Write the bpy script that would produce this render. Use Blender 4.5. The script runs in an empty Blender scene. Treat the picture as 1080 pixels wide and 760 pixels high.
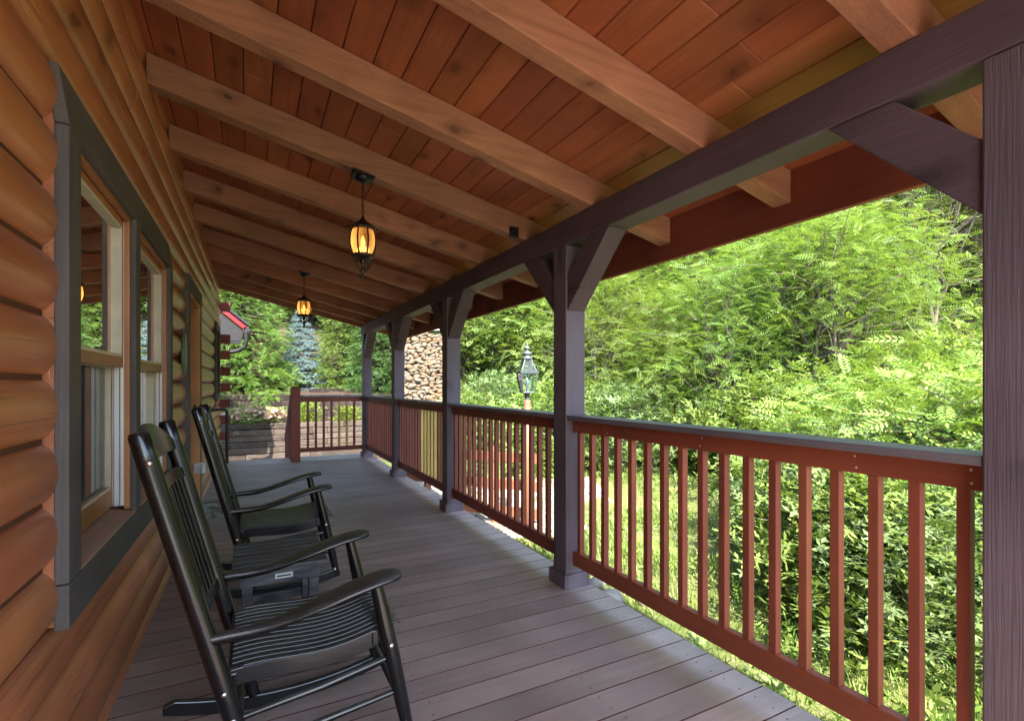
import bpy, bmesh, math, random
import numpy as np
from mathutils import Vector, Matrix

random.seed(7)
RNG = np.random.default_rng(11)
SC = bpy.context.scene
COL = SC.collection

# ------------------------------------------------------------------ camera maths
EYE = 1.26
FPX = 528.0
YAW = math.atan(276 / FPX)
SY, CY = math.sin(YAW), math.cos(YAW)

def at(px, d):
    """ground position seen in picture column px at depth d"""
    u = (px - 540) / FPX
    return ((SY + u * CY) * d, (CY - u * SY) * d)

def sstep(a, b, x):
    t = min(1, max(0, (x - a) / (b - a)))
    return t * t * (3 - 2 * t)

def height(X, Y):
    a = max(0.0, X - 2.6)
    hx = .10 * a if a < 5.2 else .52 + .62 * (a - 5.2)
    ys = 12.2 + 3.2 * (1 - sstep(4.6, 6.2, X)) + 4.0 * (1 - sstep(-12, -4, X))
    hy = .58 * max(0.0, Y - ys)
    z = hx + hy
    if z > 7:
        z = 7 + 8 * math.tanh((z - 7) / 16)
    w = .10 * math.sin(X * 1.3 + .6) * math.sin(Y * 1.1) + .05 * math.sin(X * 3.1 + Y * 2.3)
    k = sstep(2.2, 4.5, max(abs(X), 0) if X > 0 else 2.2)
    return -.80 + z + w * k

# ------------------------------------------------------------------ object helpers
BASE = {}

def props(o, label=None, cat=None, group=None, kind=None):
    if label: o['label'] = label
    if cat: o['category'] = cat
    if group: o['group'] = group
    if kind: o['kind'] = kind
    return o

def thing(name, loc, label, cat, group=None):
    o = bpy.data.objects.new(name, None)
    o.empty_display_size = .1
    COL.objects.link(o)
    o.location = loc
    BASE[o] = Vector(loc)
    return props(o, label, cat, group)

def link_mesh(name, me, mats, parent=None, bevel=0.0, seg=2):
    if not isinstance(mats, (list, tuple)): mats = [mats]
    for m in mats: me.materials.append(m)
    o = bpy.data.objects.new(name, me)
    COL.objects.link(o)
    if parent is not None:
        b = BASE[parent]
        o.parent = parent
        BASE[o] = b
    else:
        BASE[o] = Vector((0, 0, 0))
    if bevel:
        md = o.modifiers.new('edge', 'BEVEL')
        md.width = bevel; md.segments = seg; md.limit_method = 'ANGLE'; md.angle_limit = math.radians(40)
    return o

class MB:
    def __init__(s):
        s.v = []; s.f = []; s.mi = []; s.sm = []
    def poly(s, pts, mi=0, sm=False):
        n = len(s.v); s.v += [tuple(p) for p in pts]
        s.f.append(tuple(range(n, n + len(pts)))); s.mi.append(mi); s.sm.append(sm)
    def faces(s, verts, faces, mi=0, sm=False):
        n = len(s.v); s.v += [tuple(p) for p in verts]
        for f in faces:
            s.f.append(tuple(n + i for i in f)); s.mi.append(mi); s.sm.append(sm)
    def hexa(s, p, mi=0):
        s.faces(p, [(0, 3, 2, 1), (4, 5, 6, 7), (0, 1, 5, 4), (1, 2, 6, 5), (2, 3, 7, 6), (3, 0, 4, 7)], mi)
    def box(s, x0, x1, y0, y1, z0, z1, mi=0):
        s.hexa([(x0, y0, z0), (x1, y0, z0), (x1, y1, z0), (x0, y1, z0), (x0, y0, z1), (x1, y0, z1), (x1, y1, z1), (x0, y1, z1)], mi)
    def bar(s, p, q, w, h, up=(0, 0, 1), mi=0):
        p = Vector(p); q = Vector(q); d = (q - p).normalized(); up = Vector(up)
        r = d.cross(up).normalized(); u = r.cross(d).normalized()
        r = r * w / 2; u = u * h / 2
        s.hexa([p - r - u, p + r - u, q + r - u, q - r - u, p - r + u, p + r + u, q + r + u, q - r + u], mi)
    def tube(s, pts, rad, n=8, mi=0, sm=True, caps=True, flat=None):
        pts = [Vector(p) for p in pts]
        if not isinstance(rad, (list, tuple)): rad = [rad] * len(pts)
        rings = []; ref = None
        for i, p in enumerate(pts):
            d = (pts[min(i + 1, len(pts) - 1)] - pts[max(i - 1, 0)]).normalized()
            if ref is None:
                ref = Vector((0, 0, 1)) if abs(d.z) < .9 else Vector((1, 0, 0))
            r = d.cross(ref).normalized(); u = r.cross(d).normalized(); ref = u
            fl = 1 if flat is None else flat
            rings.append([p + r * (math.cos(a) * rad[i]) + u * (math.sin(a) * rad[i] * fl) for a in [2 * math.pi * k / n for k in range(n)]])
        vs = [v for rg in rings for v in rg]
        fs = [(i * n + k, i * n + (k + 1) % n, (i + 1) * n + (k + 1) % n, (i + 1) * n + k) for i in range(len(pts) - 1) for k in range(n)]
        s.faces(vs, fs, mi, sm)
        if caps:
            s.poly(list(reversed(rings[0])), mi); s.poly(rings[-1], mi)
    def lathe(s, prof, c, n=16, mi=0, sm=True, M=None):
        vs = []
        for r, z in prof:
            for k in range(n):
                a = 2 * math.pi * (k + .5) / n
                p = Vector((r * math.cos(a), r * math.sin(a), z))
                if M is not None: p = M @ p
                vs.append(p + Vector(c))
        m = len(prof)
        s.faces(vs, [(i * n + k, i * n + (k + 1) % n, (i + 1) * n + (k + 1) % n, (i + 1) * n + k) for i in range(m - 1) for k in range(n)], mi, sm)
    def prism(s, poly, f, t0, t1, mi=0):
        n = len(poly)
        vs = [f(a, b, t0) for a, b in poly] + [f(a, b, t1) for a, b in poly]
        s.faces(vs, [tuple(reversed(range(n))), tuple(range(n, 2 * n))] + [(i, (i + 1) % n, n + (i + 1) % n, n + i) for i in range(n)], mi)
    def build(s, name, mats, parent=None, bevel=0.0, seg=2):
        b = BASE[parent] if parent is not None else Vector((0, 0, 0))
        me = bpy.data.meshes.new(name)
        me.from_pydata([tuple(Vector(p) - b) for p in s.v], [], s.f)
        me.polygons.foreach_set('material_index', s.mi)
        me.polygons.foreach_set('use_smooth', s.sm)
        me.update()
        bm = bmesh.new(); bm.from_mesh(me); bmesh.ops.recalc_face_normals(bm, faces=bm.faces); bm.to_mesh(me); bm.free()
        return link_mesh(name, me, mats, parent, bevel, seg)

def arr_mesh(name, A):
    """A: (N,k,3) separate polygons"""
    N, k = A.shape[:2]
    me = bpy.data.meshes.new(name)
    me.vertices.add(N * k); me.vertices.foreach_set('co', A.reshape(-1).astype(np.float32))
    me.loops.add(N * k); me.loops.foreach_set('vertex_index', np.arange(N * k, dtype=np.int32))
    me.polygons.add(N); me.polygons.foreach_set('loop_start', np.arange(0, N * k, k, dtype=np.int32))
    me.polygons.foreach_set('loop_total', np.full(N, k, dtype=np.int32))
    me.update(calc_edges=True)
    return me

def copy_tree(o, parent=None):
    c = o.copy(); COL.objects.link(c)
    if parent is not None: c.parent = parent
    for ch in list(o.children): copy_tree(ch, c)
    return c

# ------------------------------------------------------------------ materials
class NT:
    def __init__(s, name):
        s.m = bpy.data.materials.new(name); s.m.use_nodes = True
        s.t = s.m.node_tree; s.t.nodes.clear()
        s.out = s.t.nodes.new('ShaderNodeOutputMaterial')
    def n(s, typ, ins=None, **attrs):
        nd = s.t.nodes.new('ShaderNode' + typ)
        for k, v in attrs.items(): setattr(nd, k, v)
        for k, v in (ins or {}).items(): s.set(nd, k, v)
        return nd
    def set(s, nd, k, v):
        sock = nd.inputs[k]
        if isinstance(v, bpy.types.NodeSocket): s.t.links.new(v, sock)
        elif isinstance(v, bpy.types.Node): s.t.links.new(v.outputs[0], sock)
        elif isinstance(v, (tuple, list)) and len(v) == 3 and sock.type == 'RGBA': sock.default_value = (*v, 1)
        else: sock.default_value = v
    def math(s, op, a, b=0.0, c=None, clamp=False):
        nd = s.n('Math', operation=op, use_clamp=clamp)
        s.set(nd, 0, a); s.set(nd, 1, b)
        if c is not None: s.set(nd, 2, c)
        return nd.outputs[0]
    def vmath(s, op, a, b):
        nd = s.n('VectorMath', operation=op); s.set(nd, 0, a)
        s.set(nd, 3 if op == 'SCALE' else 1, b)
        return nd.outputs[0]
    def mix(s, fac, a, b, blend='MIX'):
        nd = s.n('Mix', data_type='RGBA', blend_type=blend)
        s.set(nd, 0, fac); s.set(nd, 6, a); s.set(nd, 7, b)
        return nd.outputs[2]
    def ramp(s, fac, lo, hi, a=0.0, b=1.0):
        nd = s.n('MapRange', {0: fac, 1: lo, 2: hi, 3: a, 4: b}, clamp=True)
        return nd.outputs[0]
    def noise(s, vec, scale, detail=3.0, rough=.55, dist=0.0):
        return s.n('TexNoise', {'Vector': vec, 'Scale': scale, 'Detail': detail, 'Roughness': rough, 'Distortion': dist}).outputs[0]
    def finish(s, shader):
        s.t.links.new(shader if isinstance(shader, bpy.types.NodeSocket) else shader.outputs[0], s.out.inputs[0]); return s.m

def AX(axis, across, along):
    v = [across] * 3; v['XYZ'.index(axis)] = along
    return tuple(v)

def wood(name, c, axis='Y', var=.3, grain=.45, knots=0.0, rough=.6, bump=.25, spec=.3, crack=0.0, dust=0.0, dustc=(.3, .27, .24), fade=None, weather=0.0, metal=0.0):
    t = NT(name)
    tc = t.n('TexCoord').outputs['Object']
    geo = t.n('NewGeometry'); oi = t.n('ObjectInfo')
    rnd = t.math('FRACT', t.math('ADD', geo.outputs['Random Per Island'], oi.outputs['Random']))
    off = t.vmath('SCALE', (13.1, 7.7, 17.3), rnd)
    p = t.vmath('ADD', tc, off)
    g1 = t.noise(t.vmath('MULTIPLY', p, AX(axis, 14, .9)), 1.0, 5, .6, .8)
    g2 = t.noise(t.vmath('MULTIPLY', p, AX(axis, 160, 4)), 1.0, 3, .6, .3)
    g3 = t.noise(t.vmath('MULTIPLY', p, (2.1, 2.1, 2.1)), 1.0, 3, .5)
    g4 = t.noise(t.vmath('MULTIPLY', p, AX(axis, 48, 1.3)), 1.0, 4, .65, .5)
    val = t.math('ADD', t.math('MULTIPLY', t.ramp(g1, .3, .7), .38), t.math('ADD', t.math('MULTIPLY', t.ramp(g2, .3, .7), .24), t.math('MULTIPLY', t.ramp(g4, .3, .7), .38)))
    val = t.math('ADD', t.math('MULTIPLY', val, grain), 1 - grain / 2)
    val = t.math('MULTIPLY', val, t.math('ADD', t.math('MULTIPLY', rnd, var), 1 - var / 2))
    val = t.math('MULTIPLY', val, t.ramp(g3, .3, .7, .78, 1.18))
    col = t.vmath('SCALE', t.n('RGB').outputs[0], val)
    col.node.inputs[0].default_value = c
    for l in list(t.t.links):
        if l.to_node == col.node and l.to_socket == col.node.inputs[0]: t.t.links.remove(l)
    hs = t.n('HueSaturation', {'Hue': t.math('ADD', t.math('MULTIPLY', t.math('SUBTRACT', t.math('FRACT', t.math('MULTIPLY', rnd, 7.3)), .5), .010), .5), 'Saturation': 1.0, 'Value': 1.0, 'Color': col})
    col = hs.outputs[0]
    h = t.math('ADD', t.math('MULTIPLY', g2, .6), t.math('MULTIPLY', g1, .4))
    if knots > 0:
        kv = t.n('TexVoronoi', {'Vector': t.vmath('MULTIPLY', t.vmath('ADD', p, t.vmath('SCALE', (.3, .3, .3), g3)), AX(axis, 8, 5)), 'Scale': 1.0, 'Randomness': 1.0})
        sel = t.math('GREATER_THAN', t.n('SeparateColor', {0: kv.outputs['Color']}).outputs[0], 1 - knots)
        kd = kv.outputs['Distance']
        core = t.math('MULTIPLY', sel, t.ramp(kd, .15, .22, 1, 0))
        ring = t.math('MULTIPLY', sel, t.ramp(kd, .24, .5, .4, 0))
        core = t.math('MULTIPLY', core, t.ramp(g1, .3, .6, .55, 1))
        km = t.math('MAXIMUM', core, ring)
        col = t.mix(t.math('MULTIPLY', km, .9), col, tuple(q * .22 for q in c))
    if crack > 0:
        cn = t.noise(t.vmath('MULTIPLY', p, AX(axis, 16, .22)), 1.0, 2, .5, 0.0)
        cm = t.math('MULTIPLY', t.ramp(t.math('ABSOLUTE', t.math('SUBTRACT', cn, .5)), .0, .012, 1, 0), t.ramp(t.noise(t.vmath('MULTIPLY', p, AX(axis, 2, .8)), 1.0, 1), .47, .56))
        col = t.mix(t.math('MULTIPLY', cm, crack), col, tuple(q * .12 for q in c))
        h = t.math('SUBTRACT', h, t.math('MULTIPLY', cm, 1.2))
    if weather > 0:
        wn = t.noise(t.vmath('MULTIPLY', p, AX(axis, 26, 1.6)), 1.0, 6, .7, 1.2)
        w2 = t.noise(t.vmath('MULTIPLY', p, (5, 5, 5)), 1.0, 4, .7)
        col = t.mix(t.math('MULTIPLY', t.ramp(wn, .45, .66), weather), col, (.035, .026, .022))
        col = t.mix(t.math('MULTIPLY', t.ramp(w2, .52, .66), weather * .6), col, (.13, .115, .10))
    if dust > 0:
        sp = t.n('TexVoronoi', {'Vector': tc, 'Scale': 34.0, 'Randomness': 1.0})
        sm_ = t.math('MULTIPLY', t.ramp(sp.outputs['Distance'], .10, .20, 1, 0), t.math('GREATER_THAN', t.n('SeparateColor', {0: sp.outputs['Color']}).outputs[1], .86))
        area = t.ramp(t.noise(tc, .9, 3, .6), .42, .62)
        col = t.mix(t.math('MULTIPLY', t.math('MULTIPLY', sm_, area), dust), col, (.62, .60, .55))
        soft = t.ramp(t.noise(tc, 3.2, 5, .7, .8), .5, .8)
        col = t.mix(t.math('MULTIPLY', soft, dust * .45), col, dustc)
    bp = t.n('Bump', {'Height': h, 'Strength': bump, 'Distance': .004})
    ro = t.math('ADD', t.math('MULTIPLY', g1, .16), rough - .08)
    b = t.n('BsdfPrincipled', {'Base Color': col, 'Roughness': ro, 'Specular IOR Level': spec, 'Normal': bp.outputs[0]})
    return t.finish(b)

def plain(name, c, rough=.5, spec=.4, metal=0.0, noise=.25, scale=12., bump=.0):
    t = NT(name)
    tc = t.n('TexCoord').outputs['Object']
    n = t.noise(tc, scale, 4, .6)
    col = t.mix(n, tuple(q * (1 - noise) for q in c), tuple(min(1, q * (1 + noise)) for q in c))
    ins = {'Base Color': col, 'Roughness': t.ramp(n, .2, .8, max(.02, rough - .1), rough + .1), 'Specular IOR Level': spec, 'Metallic': metal}
    if bump: ins['Normal'] = t.n('Bump', {'Height': n, 'Strength': bump, 'Distance': .01}).outputs[0]
    return t.finish(t.n('BsdfPrincipled', ins))

def leafmat(name, c1, c2, trans=.3, c3=None, rough=.5, spec=.35):
    t = NT(name)
    geo = t.n('NewGeometry'); oi = t.n('ObjectInfo')
    r = geo.outputs['Random Per Island']
    big = t.noise(t.n('TexCoord').outputs['Object'], 1.1, 3, .6)
    f = t.math('ADD', t.math('MULTIPLY', r, .55), t.math('MULTIPLY', t.ramp(big, .3, .7), .45))
    col = t.mix(f, c1, c2)
    if c3: col = t.mix(t.math('GREATER_THAN', t.math('FRACT', t.math('MULTIPLY', r, 31.7)), .95), col, c3)
    hs = t.n('HueSaturation', {'Hue': t.math('ADD', .5, t.math('MULTIPLY', t.math('SUBTRACT', oi.outputs['Random'], .5), .03)), 'Saturation': 1.0,
                               'Value': t.math('ADD', .85, t.math('MULTIPLY', oi.outputs['Random'], .3)), 'Color': col}).outputs[0]
    b = t.n('BsdfPrincipled', {'Base Color': hs, 'Roughness': rough, 'Specular IOR Level': spec})
    tr = t.n('BsdfTranslucent', {'Color': t.mix(.5, hs, (.30, .42, .03))})
    return t.finish(t.n('MixShader', {0: trans, 1: b.outputs[0], 2: tr.outputs[0]}))

def glassmat(name, ior=1.7, tint=(.9, .95, .93)):
    t = NT(name)
    fr = t.n('Fresnel', {'IOR': ior})
    return t.finish(t.n('MixShader', {0: fr.outputs[0], 1: t.n('BsdfTransparent', {0: tint}).outputs[0], 2: t.n('BsdfGlossy', {'Color': (1, 1, 1), 'Roughness': 0.0}).outputs[0]}))

M = {}
M['log'] = wood('log_stain', (.41, .142, .056), 'Y', var=.16, grain=.36, knots=.05, rough=.30, bump=.3, spec=.6, crack=.5)
M['rafter'] = wood('rafter_stain', (.335, .148, .080), 'X', var=.22, grain=.72, knots=.26, rough=.62, bump=.35, spec=.25)
M['ceil'] = wood('ceiling_stain', (.33, .096, .038), 'Y', var=.2, grain=.62, knots=.2, rough=.5, bump=.2, spec=.35)
M['fascia'] = wood('fascia_stain', (.22, .062, .034), 'Y', var=.2, grain=.4, knots=.12, rough=.6)
M['ledge'] = wood('eave_board_stain', (.38, .14, .05), 'Y', var=.2, grain=.5, knots=.2, rough=.55)
M['beam'] = wood('plum_stain_beam', (.088, .060, .074), 'Y', var=.1, grain=.6, knots=.05, rough=.62, bump=.6, spec=.3, crack=.5)
M['post'] = wood('plum_stain_post', (.112, .084, .100), 'Z', var=.12, grain=.28, knots=.06, rough=.6, bump=.8, spec=.3, crack=.6)
M['cap'] = wood('rail_cap_stain', (.125, .108, .118), 'Y', var=.2, grain=.5, rough=.45, spec=.4)
M['capx'] = wood('rail_cap_stain_cross', (.125, .108, .118), 'X', var=.2, grain=.5, rough=.45, spec=.4)
M['red'] = wood('red_stain', (.205, .049, .024), 'Y', var=.2, grain=.35, rough=.55, knots=.05, spec=.35)
M['redx'] = wood('red_stain_cross', (.19, .046, .024), 'X', var=.2, grain=.35, rough=.55, knots=.05, spec=.35)
M['redz'] = wood('red_stain_upright', (.205, .052, .027), 'Z', var=.15, grain=.35, rough=.55, spec=.35)
M['yellow'] = wood('bare_pine', (.55, .36, .10), 'Z', var=.2, grain=.3, rough=.6, spec=.3)
M['deck'] = wood('deck_stain', (.31, .230, .190), 'X', var=.22, grain=.5, rough=.5, bump=.5, spec=.42, dust=.75, dustc=(.21, .18, .175))
M['gap'] = plain('joist_stain_gap_shade', (.085, .020, .018), .8)  # red-brown stain, darkened to carry the shade of the deep board gaps
M['trim'] = wood('window_trim_stain', (.100, .088, .082), 'Z', var=.12, grain=.6, rough=.7, bump=.8, spec=.25)
M['trimy'] = wood('window_trim_stain_level', (.100, .088, .082), 'Y', var=.12, grain=.6, rough=.7, bump=.8, spec=.25)
M['sash'] = wood('sash_wood', (.36, .150, .055), 'Y', var=.2, grain=.4, rough=.4, spec=.45)
M['sill'] = wood('sill_wood', (.48, .30, .21), 'Y', var=.2, grain=.5, rough=.6, knots=.05)
M['cream'] = plain('cream_bead', (.62, .55, .40), .5)
M['vinyl'] = plain('white_vinyl', (.72, .70, .66), .4, noise=.06)
M['jamb'] = wood('door_jamb_wood', (.50, .235, .075), 'Z', var=.2, grain=.4, rough=.5)
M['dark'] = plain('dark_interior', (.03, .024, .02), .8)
M['blk'] = None
M['iron'] = plain('black_iron', (.008, .008, .008), .42, .5, 0.3, .3, 40)
M['lantern'] = plain('bronze_lantern_metal', (.045, .028, .02), .45, .5, .6, .35, 60)
M['steel'] = plain('bright_steel', (.6, .6, .6), .3, .5, 1.0)
M['plate'] = plain('pale_plate', (.55, .55, .52), .4)
M['glass'] = glassmat('window_glass', 1.75, (.55, .60, .58))
M['lampglass'] = glassmat('lamp_pane_glass', 1.5, (.92, .97, .95))
M['winebrown'] = wood('log_end_stain', (.20, .060, .042), 'X', var=.15, grain=.4, rough=.6)

def chair_paint():
    t = NT('black_chair_paint')
    tc = t.n('TexCoord').outputs['Object']
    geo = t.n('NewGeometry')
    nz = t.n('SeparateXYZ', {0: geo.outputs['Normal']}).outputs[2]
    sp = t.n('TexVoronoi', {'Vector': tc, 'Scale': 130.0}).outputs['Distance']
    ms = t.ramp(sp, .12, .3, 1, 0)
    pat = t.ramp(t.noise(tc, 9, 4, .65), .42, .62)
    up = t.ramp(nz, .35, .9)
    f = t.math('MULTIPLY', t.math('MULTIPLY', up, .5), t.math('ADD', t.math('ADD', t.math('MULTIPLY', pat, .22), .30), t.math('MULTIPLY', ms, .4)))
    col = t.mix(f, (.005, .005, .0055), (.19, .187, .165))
    scr = t.ramp(t.noise(t.vmath('MULTIPLY', tc, (40, 40, 9)), 1.0, 4, .7), .70, .76)
    col = t.mix(t.math('MULTIPLY', scr, .3), col, (.16, .15, .14))
    ro = t.ramp(f, 0, .4, .20, .6)
    bp = t.n('Bump', {'Height': t.noise(tc, 45, 3, .6), 'Strength': .12, 'Distance': .004})
    return t.finish(t.n('BsdfPrincipled', {'Base Color': col, 'Roughness': ro, 'Specular IOR Level': .55, 'Normal': bp.outputs[0]}))
M['blk'] = chair_paint()

def table_paint():
    t = NT('worn_grey_black_paint')
    tc = t.n('TexCoord').outputs['Object']
    n = t.noise(t.vmath('MULTIPLY', tc, (5, 60, 20)), 1.0, 5, .65)
    col = t.mix(t.ramp(n, .35, .7), (.014, .014, .016), (.13, .13, .135))
    return t.finish(t.n('BsdfPrincipled', {'Base Color': col, 'Roughness': .5, 'Specular IOR Level': .4}))
M['table'] = table_paint()

def ambermat():
    t = NT('amber_seeded_glass')
    n = t.noise(t.n('TexCoord').outputs['Object'], 70, 3, .6)
    c = t.mix(n, (.50, .24, .075), (.80, .50, .20))
    tr = t.n('BsdfTransparent', {0: c})
    tl = t.n('BsdfTranslucent', {0: c})
    gl = t.n('BsdfGlossy', {0: (1, .9, .75), 1: .12})
    a = t.n('MixShader', {0: .55, 1: tr.outputs[0], 2: tl.outputs[0]})
    return t.finish(t.n('MixShader', {0: .07, 1: a.outputs[0], 2: gl.outputs[0]}))
M['amber'] = ambermat()
def emit(name, c, s):
    t = NT(name); return t.finish(t.n('Emission', {0: c, 1: s}))
M['bulb'] = emit('glowing_bulb', (1, .68, .30), .9)
M['coldbulb'] = plain('white_bulb', (.8, .8, .78), .3)

def groundmat():
    t = NT('lawn_ground')
    tc = t.n('TexCoord').outputs['Object']
    n1 = t.noise(tc, .7, 4, .6); n2 = t.noise(tc, 9, 4, .7); n3 = t.noise(tc, 60, 3, .7)
    col = t.mix(t.ramp(n1, .35, .65), (.06, .10, .022), (.16, .16, .055))
    col = t.mix(t.ramp(n2, .5, .75, 0, .7), col, (.26, .21, .13))
    col = t.mix(t.ramp(n3, .3, .8, 0, .6), col, (.07, .075, .025))
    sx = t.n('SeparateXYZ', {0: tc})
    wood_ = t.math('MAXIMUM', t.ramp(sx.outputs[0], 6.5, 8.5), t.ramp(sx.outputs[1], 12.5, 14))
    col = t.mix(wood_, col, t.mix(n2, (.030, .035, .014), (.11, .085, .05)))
    return t.finish(t.n('BsdfPrincipled', {'Base Color': col, 'Roughness': .9, 'Specular IOR Level': .1, 'Normal': t.n('Bump', {'Height': n3, 'Strength': .6, 'Distance': .03}).outputs[0]}))
M['ground'] = groundmat()
def gravelmat():
    t = NT('tan_gravel')
    tc = t.n('TexCoord').outputs['Object']
    v = t.n('TexVoronoi', {'Vector': tc, 'Scale': 16.0})
    col = t.mix(t.n('SeparateColor', {0: v.outputs['Color']}).outputs[0], (.30, .22, .15), (.55, .47, .38))
    col = t.mix(t.ramp(v.outputs['Distance'], .3, .6, 0, .8), col, (.12, .085, .06))
    return t.finish(t.n('BsdfPrincipled', {'Base Color': col, 'Roughness': .85, 'Normal': t.n('Bump', {'Height': v.outputs['Distance'], 'Strength': .8, 'Distance': .04, }, invert=True).outputs[0]}))
M['gravel'] = gravelmat()
M['soil'] = plain('bed_soil', (.050, .034, .025), .9, .1, 0, .5, 14, .5)
def stonemat(name, cs):
    t = NT(name)
    r = t.n('NewGeometry').outputs['Random Per Island']
    tc = t.n('TexCoord').outputs['Object']
    cr = t.n('ValToRGB', {0: r})
    el = cr.color_ramp.elements
    while len(el) < len(cs): el.new(.5)
    for i, c in enumerate(cs):
        el[i].position = i / (len(cs) - 1); el[i].color = (*c, 1)
    n = t.noise(tc, 9, 5, .65)
    col = t.mix(t.ramp(n, .35, .7, 0, .55), cr.outputs[0], (.07, .05, .035))
    return t.finish(t.n('BsdfPrincipled', {'Base Color': col, 'Roughness': .8, 'Normal': t.n('Bump', {'Height': n, 'Strength': .5, 'Distance': .02}).outputs[0]}))
M['stone'] = stonemat('river_stone', [(.125, .083, .043), (.125, .105, .075), (.16, .085, .032), (.085, .073, .057), (.18, .135, .083), (.12, .068, .033)])
M['pebble'] = stonemat('pale_rock', [(.26, .24, .20), (.20, .21, .18), (.31, .23, .16), (.27, .25, .22)])
M['concrete'] = plain('grey_coping', (.36, .36, .37), .8, .2, 0, .2, 8)
M['timber'] = wood('weathered_timber', (.075, .056, .045), 'X', var=.75, grain=.7, rough=.85, bump=1.0, spec=.15, weather=.75)
M['timberdark'] = wood('dark_timber', (.034, .023, .021), 'X', var=1.0, grain=.7, rough=.85, bump=1.0, spec=.15, weather=.7)
M['bark'] = wood('grey_bark', (.17, .135, .11), 'Z', var=.4, grain=.8, rough=.9, bump=1.0, spec=.1)
M['barkdark'] = wood('dark_bark', (.035, .028, .020), 'Z', var=.4, grain=.8, rough=.9, bump=1.0, spec=.1)
M['redmetal'] = plain('red_metal_roof', (.20, .010, .016), .5, .3)
M['gutter'] = plain('shaded_brown_gutter', (.013, .011, .012), .55)  # brown taken almost to black: the eave's shade is put into the colour
M['copper'] = plain('brown_painted_post', (.25, .095, .048), .5)
M['pewter'] = plain('grey_green_metal', (.10, .12, .12), .5, .5, .5, .3, 50)
M['plaque'] = plain('green_plaque_paint', (.10, .14, .11), .4)
M['mat'] = None
def matmat():
    t = NT('faded_mat')
    tc = t.n('TexCoord').outputs['Object']
    n = t.noise(tc, 5, 3, .6, .6)
    col = t.mix(t.ramp(n, .46, .5), (.13, .145, .10), (.36, .36, .31))
    return t.finish(t.n('BsdfPrincipled', {'Base Color': col, 'Roughness': .9}))
M['mat'] = matmat()
LF = {
 'locust': leafmat('feathery_leaf', (.085, .160, .026), (.195, .275, .055), .36, (.32, .33, .07)),
 'sumac': leafmat('sumac_leaf', (.09, .165, .022), (.19, .27, .05), .32, (.32, .26, .07)),
 'broad': leafmat('broad_leaf', (.11, .185, .038), (.23, .31, .08), .40, (.28, .32, .07)),
 'pale': leafmat('pale_leaf', (.10, .155, .06), (.17, .23, .085), .3),
 'cypress': leafmat('cypress_spray', (.018, .058, .008), (.115, .185, .018), .2, (.24, .30, .03)),
 'hemlock': leafmat('dark_spray', (.014, .05, .009), (.055, .115, .018), .18),
 'spruce': leafmat('blue_needle', (.05, .088, .088), (.145, .21, .215), .12),
 'flower': leafmat('pink_flower', (.52, .24, .22), (.64, .42, .36), .3),
 'dark': leafmat('dark_leaf', (.022, .048, .010), (.06, .10, .02), .2),  # darker greens for the distant trees behind the evergreens
 'lime': leafmat('lime_leaf', (.10, .18, .018), (.19, .27, .03), .3),
 'grass': leafmat('grass_blade', (.085, .15, .022), (.21, .25, .06), .3, (.34, .30, .14)),
}

# ------------------------------------------------------------------ world, sun, camera
w = bpy.data.worlds.new('World'); SC.world = w; w.use_nodes = True
nt = w.node_tree; nt.nodes.clear()
sky = nt.nodes.new('ShaderNodeTexSky'); sky.sky_type = 'NISHITA'; sky.sun_disc = False
SUN = Vector((-.16, -.62, .77)).normalized()
sky.sun_elevation = math.asin(SUN.z); sky.sun_rotation = math.atan2(SUN.x, SUN.y)
bg = nt.nodes.new('ShaderNodeBackground'); bg.inputs[1].default_value = .15
wo = nt.nodes.new('ShaderNodeOutputWorld')
nt.links.new(sky.outputs[0], bg.inputs[0]); nt.links.new(bg.outputs[0], wo.inputs[0])
sl = bpy.data.lights.new('sun_lamp', 'SUN'); sl.energy = 3.1; sl.angle = math.radians(.55); sl.color = (1, .95, .86)
so = bpy.data.objects.new('sun_lamp', sl); COL.objects.link(so); so.location = SUN * 40
so.rotation_euler = (-SUN).to_track_quat('-Z', 'Y').to_euler()

cam = bpy.data.cameras.new('camera'); co = bpy.data.objects.new('camera', cam); COL.objects.link(co)
co.location = (0, 0, EYE); co.rotation_euler = (math.radians(90), 0, -YAW)
cam.sensor_width = 36; cam.lens = 36 * FPX / 1080; cam.shift_y = 25 / 1080; cam.clip_end = 500; cam.clip_start = .05
SC.camera = co
SC.view_settings.view_transform = 'Standard'; SC.view_settings.look = 'None'
SC.view_settings.exposure = 3.1; SC.view_settings.gamma = 1
SC.render.engine = 'CYCLES'
cy = SC.cycles
cy.max_bounces = 9; cy.diffuse_bounces = 6; cy.glossy_bounces = 4; cy.transmission_bounces = 4; cy.transparent_max_bounces = 12
cy.sample_clamp_indirect = 6; cy.use_denoising = True
try: cy.denoiser = 'OPENIMAGEDENOISE'
except Exception: pass
cy.caustics_reflective = False; cy.caustics_refractive = False

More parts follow.
